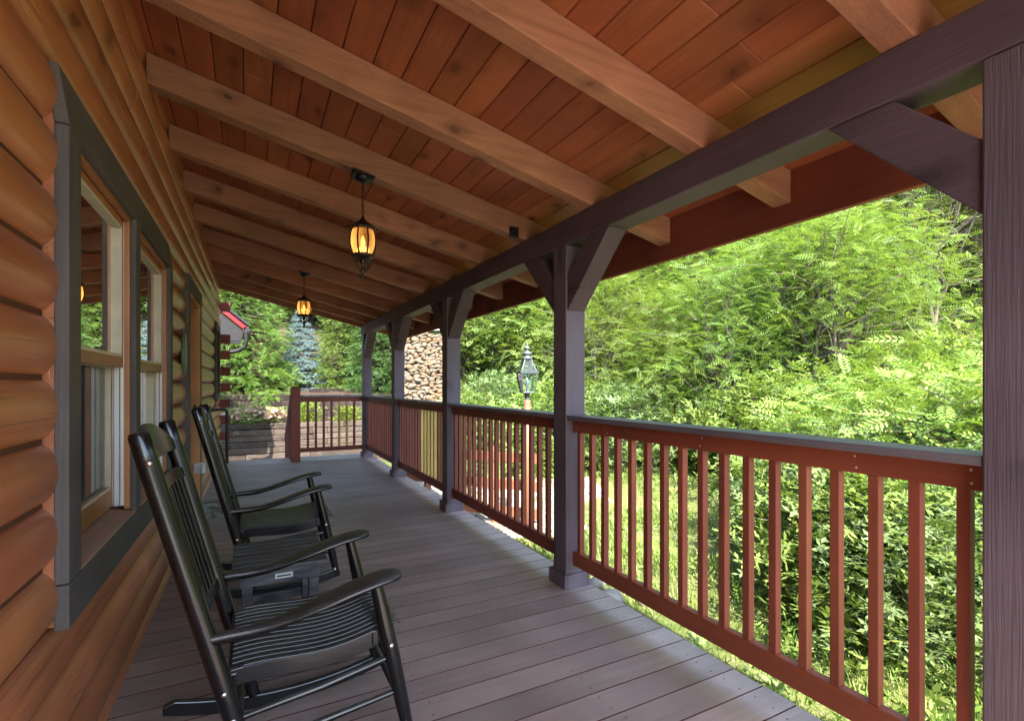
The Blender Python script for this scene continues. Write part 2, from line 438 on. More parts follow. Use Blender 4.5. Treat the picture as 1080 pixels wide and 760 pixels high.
# ------------------------------------------------------------------ ground
def grid_sheet(name, xs, ys, f, mat, kind='structure'):
    nx, ny = len(xs), len(ys)
    vs = [(x, y, f(x, y)) for y in ys for x in xs]
    fs = [(j * nx + i, j * nx + i + 1, (j + 1) * nx + i + 1, (j + 1) * nx + i) for j in range(ny - 1) for i in range(nx - 1)]
    me = bpy.data.meshes.new(name); me.from_pydata(vs, [], fs); me.update()
    me.polygons.foreach_set('use_smooth', [True] * len(fs))
    o = link_mesh(name, me, mat); o['kind'] = kind
    return o
xs = sorted(set([-90, -60, -40, -28] + [round(-20 + .5 * i, 2) for i in range(81)] + [22, 25, 30, 38, 50, 70, 95]))
ys = sorted(set([-80, -50, -30, -20] + [round(-14 + .5 * i, 2) for i in range(85)] + [30, 34, 40, 50, 70, 95]))
grid_sheet('ground', xs, ys, height, M['ground'])
def gravel_z(x, y):
    f = 1 - ((x - 3.7) / 2.0) ** 2 - ((y - 8.3) / 2.9) ** 2 + .22 * math.sin(x * 3.1 + y * 1.7) + .15 * math.sin(y * 4.3 - x * 2.2)
    return height(x, y) - .05 + .085 * min(1, max(0, f * 3))
grid_sheet('gravel_path', [1.9 + .12 * i for i in range(38)], [4.6 + .14 * i for i in range(58)], gravel_z, M['gravel'])

grid_sheet('added_bounce_slab', [-8 + .8 * i for i in range(18)], [-14 + .8 * i for i in range(15)], lambda x, y: -.78 + .02 * math.sin(x + y), plain('pale_bounce_surface', (.52, .49, .44), .85, .2, 0, .15, 5))  # unseen pale slab added behind the camera to bounce sun under the porch
# ------------------------------------------------------------------ deck
D0, D1 = -1.5, 9.42
mb = MB()
y = D0; k = 0
while y < D1 - .05:
    r = random.uniform(-.004, .004)
    xr = 1.902 + r
    b4 = len(mb.mi); mb.box(-.56, xr, y, y + .1375, -.036, 0, 0); mb.mi[b4 + 2] = 1; mb.mi[b4 + 4] = 1  # board sides take the dark gap colour so the gaps read deep
    for xx in (1.80, 1.25, .62, .05):
        for dy in (.03, .107):
            a, b = xx + random.uniform(-.01, .01), y + dy
            mb.faces([(a + .0042 * math.cos(q), b + .0042 * math.sin(q), .0006) for q in [i * math.pi / 3 for i in range(6)]], [(0, 1, 2, 3, 4, 5)], 1)
    y += .1436; k += 1
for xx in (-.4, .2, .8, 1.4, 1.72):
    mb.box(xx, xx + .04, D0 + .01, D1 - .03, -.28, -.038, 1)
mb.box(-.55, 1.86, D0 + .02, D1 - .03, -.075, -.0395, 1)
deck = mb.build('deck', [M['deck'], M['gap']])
deck['kind'] = 'structure'

# ------------------------------------------------------------------ log cabin
cab = thing('log_cabin', (-.53, 2.5, 0), 'orange brown log sided cabin with plum trimmed window along the porch', 'cabin')
XG = -.516
CP = .177
W1 = (1.825, 3.83, .575, 2.15)      # outer edge of the window casing
DR = (4.76, 5.83, -.2, 2.15)
W2 = (8.02, 8.86, 1.06, 2.13)
YE = 9.45
def log_run(mb, y0, y1, z0, phase):
    n = max(2, int((y1 - y0) / .22)); m = 15
    prof = []
    for i in range(m):
        t = math.sin(math.pi / 2 * (-1 + 2 * i / (m - 1)))
        prof.append((.029 * (1 - abs(t) ** 2) + .020 * (max(0, 1 - abs(t) ** 7)) ** .5, .5 * CP * (1 + t * .955)))
    vs = []
    for j in range(n + 1):
        yy = y0 + (y1 - y0) * j / n
        e = min(1, (min(yy - y0, y1 - yy)) / .03)
        s = 1 + .035 * math.sin(yy * 1.7 + phase) + .02 * math.sin(yy * 5.1 + phase * 2.3)
        for dx, dz in prof:
            vs.append((XG + dx * s * (.97 + .03 * e), yy, z0 + dz))
    fs = [(j * m + i, (j + 1) * m + i, (j + 1) * m + i + 1, j * m + i + 1) for j in range(n) for i in range(m - 1)]
    mb.faces(vs, fs, 0, True)
    mb.poly(vs[:m], 0); mb.poly(vs[-m:][::-1], 0)
mb = MB()
for i in range(-1, 18):
    z0 = .04 + CP * i
    cuts = []
    for (a, b, c, d) in (W1, DR, W2):
        if z0 + CP > c + .02 and z0 < d - .02: cuts.append((a, b))
    segs = []; cur = D0 - .3
    for a, b in sorted(cuts): segs.append((cur, a)); cur = b
    segs.append((cur, YE))
    for a, b in segs:
        # butt joints between log lengths
        yy = a; first = True
        while yy < b:
            L = random.uniform(2.2, 4.6) if not first else random.uniform(1.3, 4.2)
            e = min(b, yy + L)
            if b - e < .7: e = b
            log_run(mb, yy + (.0015 if yy > a else 0), e - (.0015 if e < b else 0), z0, random.uniform(0, 6))
            yy = e; first = False
mb.build('wall', M['log'], cab)
mb = MB()                                            # sheathing behind the logs, with the openings
def back(y0, y1, z0, z1): mb.box(XG - .14, XG + .012, y0, y1, z0, z1)
back(D0 - .3, 1.90, -.3, 3.2); back(1.90, 3.75, -.3, .69); back(1.90, 3.75, 1.99, 3.2); back(2.73, 2.795, .69, 1.99)
back(3.75, 4.86, -.3, 3.2); back(4.86, 5.73, 2.05, 3.2); back(5.73, 8.1, -.3, 3.2); back(8.1, 8.78, -.3, 1.12); back(8.1, 8.78, 2.05, 3.2); back(8.78, YE, -.3, 3.2)
mb.build('wall_backing', plain('groove_stain', (.10, .036, .018), .8), cab)
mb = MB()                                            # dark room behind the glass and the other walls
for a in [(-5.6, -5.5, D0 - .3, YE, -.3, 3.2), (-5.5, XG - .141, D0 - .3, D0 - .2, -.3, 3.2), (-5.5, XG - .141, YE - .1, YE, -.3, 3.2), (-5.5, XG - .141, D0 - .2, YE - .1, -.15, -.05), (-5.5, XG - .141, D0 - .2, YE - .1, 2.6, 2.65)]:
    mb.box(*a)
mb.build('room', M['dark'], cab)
mb = MB()
mb.hexa([(-.62, D0 - .5, 3.22), (-.62, YE + .0, 3.22), (-3.1, YE, 4.7), (-3.1, D0 - .5, 4.7), (-.62, D0 - .5, 3.28), (-.62, YE, 3.28), (-3.1, YE, 4.76), (-3.1, D0 - .5, 4.76)])
mb.hexa([(-5.9, D0 - .5, 3.02), (-5.9, YE, 3.02), (-3.1, YE, 4.7), (-3.1, D0 - .5, 4.7), (-5.9, D0 - .5, 3.08), (-5.9, YE, 3.08), (-3.1, YE, 4.76), (-3.1, D0 - .5, 4.76)])
mb.build('roof', M['redmetal'], cab)
mb = MB()
for zz in (.415, .68, .945, 1.21, 1.475, 1.74, 2.005, 2.53):
    o = MB(); o.box(XG - .02, -.335, YE + .004, YE + .15, zz - .07, zz + .07); o.build('log_end', M['winebrown'], cab, .006)
# main double window: casing, two units
XT = -.445
mb = MB()
mb.box(-.478, XT, 1.815, 1.928, .702, 1.985, 0)
mb.box(-.478, XT, 3.735, 3.835, .702, 1.985, 0)
mb.box(-.468, XT, 2.715, 2.812, .702, 1.985, 0)
y0, y1 = 1.812, 3.838
mb.hexa([(-.478, y0, 1.987), (XT + .002, y0, 1.987), (XT + .002, y1, 1.987), (-.478, y1, 1.987), (-.496, y0, 2.150), (XT - .022, y0, 2.150), (XT - .022, y1, 2.150), (-.496, y1, 2.150)], 1)
mb.box(-.478, XT + .001, 1.812, 3.838, .575, .700, 1)
wt = mb.build('window', [M['trim'], M['trimy']], cab, .004)
mc = MB()
mc.box(XG - .01, -.4785, 1.823, 1.926, .585, 2.13); mc.box(XG - .01, -.4785, 3.737, 3.828, .585, 2.13); mc.box(XG - .01, -.4785, 1.9262, 3.7368, .585, .688); mc.box(XG - .01, -.4965, 1.9262, 3.7368, 1.99, 2.13)
mc.build('caulk_strip', M['log'], wt)
wt['label'] = 'double window with two hung sashes and rough plum grey casing'
for a, b in ((1.928, 2.715), (2.812, 3.735)):
    mb = MB()                                        # frame lining: stained wood then ribbed vinyl
    for s0, s1, sg in ((a, a + .012, 1), (b - .012, b, -1)):
        mb.box(-.486, -.4665, s0, s1, .72, 1.985, 0)
    mb.box(-.486, -.4665, a + .012, b - .012, 1.965, 1.985, 0)
    mb.build('window_frame', M['sash'], wt, .001)
    mb = MB()
    for j, (x0, x1) in enumerate(((-.500, -.487), (-.521, -.503), (-.537, -.524), (-.575, -.540))):
        for s0, s1 in ((a, a + .013 + .004 * (j % 2)), (b - .013 - .004 * (j % 2), b)):
            mb.box(x0, x1, s0, s1, .735, 1.965)
    mb.box(-.60, -.502, a, b, 1.966, 1.985)
    mb.build('jamb_liner', M['vinyl'], wt, .0015)
    mb = MB()
    mb.hexa([(-.60, a, .69), (XT - .004, a, .69), (XT - .004, b, .69), (-.60, b, .69), (-.60, a, .735), (XT - .004, a, .708), (XT - .004, b, .708), (-.60, b, .735)])
    mb.build('sill', M['sill'], wt, .002)
    for (xa, xb, z0, z1, nm) in ((-.522, -.488, 1.332, 1.964, 'upper_sash'), (-.560, -.526, .737, 1.372, 'lower_sash')):
        mb = MB(); c, d = a + .018, b - .018
        st = .03; br = .042 if nm == 'upper_sash' else .078
        mb.box(xa, xb, c, c + st, z0, z1, 0); mb.box(xa, xb, d - st, d, z0, z1, 0)
        mb.box(xa, xb, c + st, d - st, z0, z0 + br, 0); mb.box(xa, xb, c + st, d - st, z1 - .03, z1, 0)
        mb.box(xa + .006, xb + .002, c + st, d - st, z0 + br, z0 + br + .012, 1); mb.box(xa + .006, xb + .002, c + st, d - st, z1 - .042, z1 - .030, 1)
        mb.box(xa + .006, xb + .002, d - st - .010, d - st, z0 + br + .012, z1 - .042, 1); mb.box(xa + .006, xb + .002, c + st, c + st + .010, z0 + br + .012, z1 - .042, 1)
        sa = mb.build('sash', [M['sash'], M['cream']], wt, .002)
        g = MB(); xm = (xa + xb) / 2
        g.poly([(xm, c + st, z0 + br), (xm, d - st, z0 + br), (xm, d - st, z1 - .03), (xm, c + st, z1 - .03)])
        g.build('glass', M['glass'], wt)
# door
mb = MB()
mb.box(XG - .02, XT - .002, 4.75, 4.86, -.0, 2.02, 0); mb.box(XG - .02, XT - .002, 5.73, 5.84, 0, 2.02, 0); mb.box(XG - .02, XT, 4.745, 5.845, 2.022, 2.15, 1)
dr = mb.build('door', [M['trim'], M['trimy']], cab, .004)
mb = MB(); mb.box(-.66, XT - .006, 5.700, 5.729, .02, 2.02); mb.box(-.66, XT - .006, 4.861, 4.89, .02, 2.02); mb.box(-.66, XT - .006, 4.89, 5.70, 1.99, 2.02)
mb.build('door_frame', M['jamb'], dr, .002)
mb = MB(); mb.box(-.655, -.612, 4.892, 5.698, .03, 1.988); mb.build('door_panel', M['winebrown'], dr, .003)
mb = MB(); mb.box(-.50, -.405, 5.672, 5.699, .40, .50); mb.box(-.43, -.40, 5.60, 5.672, .41, .49); mb.build('hinge', M['plate'], dr, .003)
mb = MB(); mb.box(-.66, -.43, 4.86, 5.73, .002, .022); mb.build('threshold', M['trimy'], dr, .003)
# narrow window further along
mb = MB()
mb.box(XG - .02, XT, 8.02, 8.12, 1.13, 2.03, 0); mb.box(XG - .02, XT, 8.76, 8.86, 1.13, 2.03, 0); mb.box(XG - .02, XT + .002, 8.0, 8.88, 2.032, 2.13, 1); mb.box(XG - .02, XT + .002, 8.0, 8.88, 1.04, 1.128, 1)
w2 = mb.build('window', [M['trim'], M['trimy']], cab, .004); w2['label'] = 'narrow plum framed window near the cabin corner'
mb = MB(); mb.poly([(-.51, 8.12, 1.13), (-.51, 8.76, 1.13), (-.51, 8.76, 2.03), (-.51, 8.12, 2.03)]); mb.build('glass', M['glass'], w2)
cab.rotation_euler.z = -.0060

# side gable eave beyond the cabin corner
ev = thing('roof_eave', (-.3, 11.5, 2.3), 'red metal roof edge with dark fascia and downspout beyond the cabin corner', 'roof')
mb = MB(); mb.hexa([(-1.6, 11.5, 3.64), (-.10, 11.5, 2.36), (-.10, 13.2, 2.36), (-1.6, 13.2, 3.64), (-1.6, 11.5, 3.74), (-.06, 11.5, 2.44), (-.06, 13.2, 2.44), (-1.6, 13.2, 3.74)])
mb.build('roof', M['redmetal'], ev)
mb = MB(); mb.prism([(-1.6, 2.13), (-.17, 2.13), (-.12, 2.33), (-1.6, 3.60)], lambda a, b, t: (a, t, b), 11.55, 11.62); mb.build('fascia', M['gutter'], ev)
mb = MB(); mb.box(-1.6, -.17, 11.56, 11.66, 2.08, 2.128); mb.build('soffit', M['gutter'], ev)
mb = MB(); mb.tube([(-1.62, 11.49, 3.80), (-.05, 11.49, 2.47)], .03, 8); mb.build('roof_edge', M['gutter'], ev)
mb = MB(); mb.tube([(-.07, 11.5, 2.36), (-.07, 13.2, 2.36)], .065, 8); mb.build('gutter', M['gutter'], ev)
mb = MB(); mb.tube([(-.08, 11.53, 2.34), (-.07, 11.53, 2.15), (-.10, 11.53, 2.02), (-.22, 11.55, 1.94), (-.45, 11.6, 1.88), (-.6, 11.6, 1.8), (-.6, 11.6, -.8)], .042, 8); mb.build('downspout', M['gutter'], ev)

# wall plaque, mat, bracket
pl = thing('wall_plaque', (-.455, 4.56, 1.5), 'oval green plaque hung on the logs between window and door', 'plaque')
mb = MB(); Mx = Matrix.Rotation(math.radians(90), 3, 'Y')
prof = [(0, .0), (.085, .0), (.095, .008), (.095, .018), (.08, .026), (0, .026)]
vs = MB(); vs.lathe(prof, (0, 0, 0), 24, 0, False, Mx)
vs.v = [(-.462 + p[0], 4.56 + p[1], 1.5 + p[2] * 1.78) for p in vs.v]; vs.build('disc', M['plaque'], pl)
mb = MB(); mb.box(-.48, -.455, 4.54, 4.58, 1.655, 1.69); mb.build('hook', M['iron'], pl)
o = MB(); o.hexa([(-.50, 5.48, .002), (-.19, 5.48, .002), (-.19, 6.25, .002), (-.50, 6.25, .002), (-.50, 5.48, .009), (-.19, 5.48, .009), (-.19, 6.25, .009), (-.50, 6.25, .009)])
props(o.build('door_mat', M['mat'], None, .003), 'thin faded grey green mat lying in front of the door', 'mat')
br = thing('wall_bracket', (-.42, 7.2, .9), 'black metal hanging bar bracketed to the logs beyond the door', 'bracket')
o = MB(); o.box(-.44, -.415, 6.95, 6.985, .78, 1.0); o.build('back_plate', M['iron'], br)
o = MB(); o.tube([(-.415, 6.97, .95), (-.30, 6.97, .955), (-.262, 6.97, .95), (-.25, 6.97, .92), (-.25, 6.97, .30)], .017, 8); o.build('bar', M['iron'], br)

# ------------------------------------------------------------------ porch roof
SL = -.23
def rz(x): return 2.282 + SL * (x - 1.725)           # underside of the rafters
RD = .158
PR = thing('porch_roof', (1.0, 4, 2.6), 'sloped porch roof of orange boards on heavy brown rafters', 'roof')
th = math.atan(SL); ct, st_ = math.cos(th), math.sin(th)
XR0, XR1 = -.512, 2.335
YR0, YR1 = -1.4, 9.10
mb = MB()
x = -.56
while x < 2.32:
    x1 = min(2.335, x + .132)
    za, zb = rz(x) + RD, rz(x1) + RD
    yy = YR0; first = True
    while yy < YR1 - .03:
        L = random.uniform(2.4, 4.9); e = min(YR1 - .02, yy + (L if not first else random.uniform(1, 4.8)))
        if YR1 - e < .6: e = YR1 - .02
        mb.hexa([(x + .0018, yy, za), (x1 - .0018, yy, zb), (x1 - .0018, e - .001, zb), (x + .0018, e - .001, za), (x + .0018, yy, za + .02), (x1 - .0018, yy, zb + .02), (x1 - .0018, e - .001, zb + .02), (x + .0018, e - .001, za + .02)], 1 if x1 > 1.75 and x1 < 2.1 else 0)
        yy = e; first = False
    x += .132
mb.build('ceiling', [M['ceil'], M['ledge']], PR, .004, 1)
mb = MB(); mb.hexa([(-.6, YR0, rz(-.6) + RD + .022), (2.42, YR0, rz(2.42) + RD + .022), (2.42, YR1, rz(2.42) + RD + .022), (-.6, YR1, rz(-.6) + RD + .022), (-.6, YR0, rz(-.6) + RD + .07), (2.42, YR0, rz(2.42) + RD + .07), (2.42, YR1, rz(2.42) + RD + .07), (-.6, YR1, rz(-.6) + RD + .07)])
mb.build('roof_sheet', M['redmetal'], PR)
for k in range(-2, 11):
    yc = .795 + .783 * k + random.uniform(-.006, .006)
    a = MB(); hw = .047
    x0, x1 = XR0 + .045, 2.332
    a.hexa([(x0, yc - hw, rz(x0)), (x1, yc - hw, rz(x1)), (x1, yc + hw, rz(x1)), (x0, yc + hw, rz(x0)), (x0, yc - hw, rz(x0) + RD - .002), (x1, yc - hw, rz(x1) + RD - .002), (x1, yc + hw, rz(x1) + RD - .002), (x0, yc + hw, rz(x0) + RD - .002)])
    a.build('rafter', M['rafter'], PR, .005)
a = MB(); a.hexa([(XR0, YR1 - .045, rz(XR0) - .02), (2.37, YR1 - .045, rz(2.37) - .02), (2.37, YR1, rz(2.37) - .02), (XR0, YR1, rz(XR0) - .02), (XR0, YR1 - .045, rz(XR0) + RD - .022), (2.37, YR1 - .045, rz(2.37) + RD - .022), (2.37, YR1, rz(2.37) + RD - .022), (XR0, YR1, rz(XR0) + RD - .022)])
a.build('barge_board', M['rafter'], PR, .004)
a = MB(); a.box(2.336, 2.372, YR0, YR1 - .048, 2.043, 2.36); a.build('fascia', M['fascia'], PR, .004)
BM = MB(); BM.box(1.725, 1.872, YR0 + .3, 9.06, 2.124, 2.279)
props(BM.build('porch_beam', M['beam'], None, .006), 'long dark plum beam running along the tops of the porch posts', 'beam')

# ------------------------------------------------------------------ posts
PY = [.53, 2.657, 4.767, 6.82, 8.90]
PL = ['dark plum porch post close to the camera, cut by the frame edge', 'plum porch post between the long railing bays with full base block', 'third plum porch post along the railing, standing against the unstained yellow balusters', 'fourth plum porch post along the railing, next before the corner post', 'plum corner post of the porch at the far end of the railing']
for i, yc in enumerate(PY):
    P = thing('porch_post', (1.798, yc, 0), PL[i], 'post', 'plum posts carrying the porch beam')
    h = .0725
    a = MB(); a.box(1.7265, 1.8705, yc - h, yc + h, .0, 2.1225); a.build('shaft', M['post'], P, .006)
    a = MB()
    for (q0, q1, q2, q3) in ((1.705, 1.726, -.094, .094), (1.871, 1.892, -.094, .094)): a.box(q0, q1, yc + q2, yc + q3, 0, .088)
    a.box(1.7262, 1.8708, yc - .094, yc - h - .0005, 0, .088); a.box(1.7262, 1.8708, yc + h + .0005, yc + .094, 0, .088)
    a.build('base', M['post'], P, .004)
    for s in (-1, 1):
        if i == 4 and s == 1: continue
        a = MB()
        y0 = yc + s * (h + .001)
        pts = [(y0, 1.712), (y0, 1.912), (y0 + s * .210, 2.1225), (y0 + s * .405, 2.1225)]
        if s < 0: pts = pts[::-1]
        a.prism(pts, lambda p, q, t: (t, p, q), 1.736, 1.862)
        a.build('brace', M['beam'], P, .004)

# ------------------------------------------------------------------ railings
RL = ['long red railing bay in front of the bushes with plum cap', 'red railing bay in front of the board fence and lamp post', 'short looking red railing bay with several unstained yellow balusters', 'red railing bay next to the far corner post', 'red cross railing closing the far end of the deck']
def rail(i, y0, y1, yellow=()):
    R = thing('porch_railing', (1.8, (y0 + y1) / 2, 0), RL[i], 'railing', 'red baluster railings round the porch')
    a = MB(); a.box(1.732, 1.876, y0, y1, 1.040, 1.068); a.build('cap', M['cap'], R, .004)
    a = MB(); a.box(1.776, 1.816, y0, y1, .966, 1.0395)
    for yy in (y0 + .05, y0 + .34, (y0 + y1) / 2, y1 - .33, y1 - .06):
        for zz in (.985, 1.022):
            yj = yy + random.uniform(-.02, .02)
            a.faces([(1.7752, yj + .004 * math.cos(q), zz + .004 * math.sin(q)) for q in [i * math.pi / 3 for i in range(6)]], [(0, 1, 2, 3, 4, 5)], 1)
    a.build('top_rail', [M['red'], M['plate']], R, .003)
    a = MB(); a.box(1.776, 1.816, y0, y1, .137, .226); a.build('bottom_rail', M['red'], R, .004)
    n = round((y1 - y0) / .1165); sp = (y1 - y0) / n
    for k in range(n):
        yc = y0 + sp * (k + .5) + random.uniform(-.003, .003)
        a = MB(); a.box(1.7805, 1.8135, yc - .0155, yc + .0155, .2262, .966)
        yl = k in yellow
        b = a.build('baluster', M['yellow'] if yl else M['redz'], R, .002)
        if yl: b['label'] = 'unstained yellow baluster'
g = .0735
rail(0, PY[0] + g, PY[1] - g); rail(1, PY[1] + g, PY[2] - g); rail(2, PY[2] + g, PY[3] - g, (0, 1, 3, 4, 5, 6, 7)); rail(3, PY[3] + g, PY[4] - g)
R = thing('porch_railing', (1.2, 8.9, 0), RL[4], 'railing', 'red baluster railings round the porch')
a = MB(); a.box(.727, 1.724, 8.845, 8.965, 1.040, 1.068); a.build('cap', M['capx'], R, .004)
a = MB(); a.box(.727, 1.724, 8.885, 8.925, .966, 1.0395); a.build('top_rail', M['redx'], R, .003)
a = MB(); a.box(.727, 1.724, 8.885, 8.925, .14, .21); a.build('bottom_rail', M['redx'], R, .003)
for k in range(8):
    xc = .845 + .1235 * k
    if xc > 1.70: continue
    a = MB(); a.box(xc - .018, xc + .018, 8.887, 8.923, .2102, .966); yl = k in (4, 5)
    b = a.build('baluster', M['yellow'] if yl else M['redz'], R, .002)
    if yl: b['label'] = 'unstained yellow baluster'
NW = thing('newel_post', (.655, 8.9, 0), 'thick red brown newel post ending the far cross railing', 'post')
a = MB(); a.box(.585, .725, 8.83, 8.97, .0, 1.20); a.build('shaft', M['redz'], NW, .006)
a = MB(); a.hexa([(.588, 8.833, 1.201), (.722, 8.833, 1.201), (.722, 8.967, 1.201), (.588, 8.967, 1.201), (.61, 8.855, 1.228), (.70, 8.855, 1.228), (.70, 8.945, 1.228), (.61, 8.945, 1.228)]); a.build('post_top', M['redz'], NW)
SR = thing('stair_rail', (.58, 9.5, 0), 'dark sloping stair railing going down behind the newel post', 'railing')
a = MB()
a.prism([(9.0, 1.10), (10.5, .25), (10.5, .17), (9.0, 1.0)], lambda p, q, t: (t, p, q), .575, .625); a.build('handrail', M['winebrown'], SR, .004)
a = MB(); a.prism([(9.0, .22), (10.5, -.63), (10.5, -.72), (9.0, .12)], lambda p, q, t: (t, p, q), .58, .62); a.build('bottom_rail', M['winebrown'], SR, .004)
for k in range(10):
    yy = 9.12 + .145 * k; zz = 1.0 - .553 * (yy - 9.0)
    a = MB(); a.box(.582, .618, yy - .018, yy + .018, zz - .80, zz + .02); a.build('baluster', M['winebrown'], SR)
ST = MB()
for k in range(4): ST.box(-.5, .57, 9.42 + .28 * k, 9.70 + .28 * k, -.40 - .18 * k, -.17 - .18 * k)
o = ST.build('steps', M['deck'], None, .004); o['kind'] = 'structure'

# ------------------------------------------------------------------ hanging lanterns
def make_lantern(x, y, label):
    zt = rz(x) - .001
    L = thing('hanging_lantern', (x, y, zt), label, 'lantern', 'amber lanterns hanging from the rafters')
    Mt = Matrix.Rotation(-th, 3, 'Y')
    a = MB(); vs = []
    for (w_, z) in ((.075, 0), (.075, -.012), (.066, -.02)):
        vs += [Mt @ Vector((sx * w_, sy * w_, z)) + Vector((x, y, zt)) for sx, sy in ((-1, -1), (1, -1), (1, 1), (-1, 1))]
    a.faces(vs, [(0, 1, 2, 3), (8, 11, 10, 9)] + [(r * 4 + k, r * 4 + (k + 1) % 4, r * 4 + 4 + (k + 1) % 4, r * 4 + 4 + k) for r in (0, 1) for k in range(4)])
    a.lathe([(.058, -.02), (.052, -.034), (.03, -.044), (.012, -.052), (.0, -.053)], (x, y, zt), 20)
    a.build('canopy', M['iron'], L)
    a = MB(); z = zt - .05; zb = zt - .285; n = 11; hl = (z - zb) / n
    for k in range(n):
        zc = z - hl * (k + .5); d = (1, 0) if k % 2 else (0, 1)
        lp = [(x + d[0] * .009 * math.cos(q), y + d[1] * .009 * math.cos(q), zc + hl * .66 * math.sin(q)) for q in [i * math.pi / 5 for i in range(11)]]
        a.tube(lp, .0028, 5, caps=False)
    a.build('chain', M['iron'], L)
    zb -= .0
    a = MB(); a.lathe([(0, 0), (.010, -.002), (.012, -.016), (.022, -.024), (.026, -.034), (.048, -.048), (.072, -.066), (.088, -.080), (.096, -.090), (.096, -.098), (.085, -.102), (.07, -.102), (0, -.098)], (x, y, zb), 20)
    for k in range(16):
        q = 2 * math.pi * k / 16; a.box(x + .091 * math.cos(q) - .006, x + .091 * math.cos(q) + .006, y + .091 * math.sin(q) - .006, y + .091 * math.sin(q) + .006, zb - .10, zb - .082)
    a.build('lantern_roof', M['lantern'], L)
    zg = zb - .102
    prof = [(.076, 0), (.085, -.03), (.090, -.07), (.087, -.11), (.078, -.145), (.066, -.172)]
    a = MB(); a.lathe(prof, (x, y, zg), 24); a.build('glass', M['amber'], L)
    a = MB()
    for k in range(8):
        q = 2 * math.pi * k / 8 + .2; a.tube([(x + (r + .003) * math.cos(q), y + (r + .003) * math.sin(q), zg + z_) for r, z_ in prof], .0062, 5)
    a.lathe([(.06, -.165), (.075, -.17), (.078, -.178), (.07, -.188), (.045, -.196), (.0, -.197)], (x, y, zg), 20)
    for k in range(4):
        q = math.pi * k / 2 + .5
        a.tube([(x + .062 * math.cos(q), y + .062 * math.sin(q), zg - .185), (x + .066 * math.cos(q), y + .066 * math.sin(q), zg - .225), (x + .05 * math.cos(q), y + .05 * math.sin(q), zg - .255), (x + .014 * math.cos(q), y + .014 * math.sin(q), zg - .285)], .006, 5)
    a.build('cage', M['lantern'], L)
    a = MB(); a.lathe([(.012, -.196), (.03, -.21), (.022, -.225), (.010, -.24), (.012, -.27), (.02, -.285), (.012, -.298), (.007, -.308), (.016, -.322), (.012, -.338), (.0, -.352)], (x, y, zg), 14); a.build('finial', M['lantern'], L)
    a = MB(); a.lathe([(0, -.03), (.010, -.045), (.017, -.075), (.016, -.10), (.011, -.125), (.011, -.15), (0, -.15)], (x, y, zg), 12); a.build('bulb', M['bulb'], L)
    l = bpy.data.lights.new('lantern_glow', 'POINT'); l.energy = .28; l.color = (1, .70, .38); l.shadow_soft_size = .02
    lo = bpy.data.objects.new('lantern_glow', l); COL.objects.link(lo); lo.parent = L; lo.location = (.0, .035, zg - .09 - zt)
    return L
L1 = make_lantern(.612, 3.146, 'lit amber lantern looking the larger of the two hung from the rafters')
L1.scale = (.87, .87, .87)
L2 = copy_tree(L1); L2.location = (.553, 6.276, rz(.553) - .001); L2['label'] = 'lit amber lantern hung deeper in, against the blue spruce'

fx = thing('rafter_fixture', (1.55, 2.98, 2.27), 'small black pyramid shaped fixture on a rafter by the beam', 'fixture')
a = MB(); cx_, cz_ = 1.63, 2.285; yf = .795 + .783 * 3 - .049
a.box(cx_ - .035, cx_ + .035, yf - .016, yf, cz_, cz_ + .07); a.build('box', M['iron'], fx, .003)
a = MB(); a.faces([(cx_ - .033, yf - .017, cz_ + .002), (cx_ + .033, yf - .017, cz_ + .002), (cx_ + .033, yf - .017, cz_ + .068), (cx_ - .033, yf - .017, cz_ + .068), (cx_, yf - .045, cz_ + .035)], [(0, 1, 4), (1, 2, 4), (2, 3, 4), (3, 0, 4), (0, 3, 2, 1)]); a.build('pyramid', plain('gloss_black', (.015, .015, .017), .12, .6), fx)

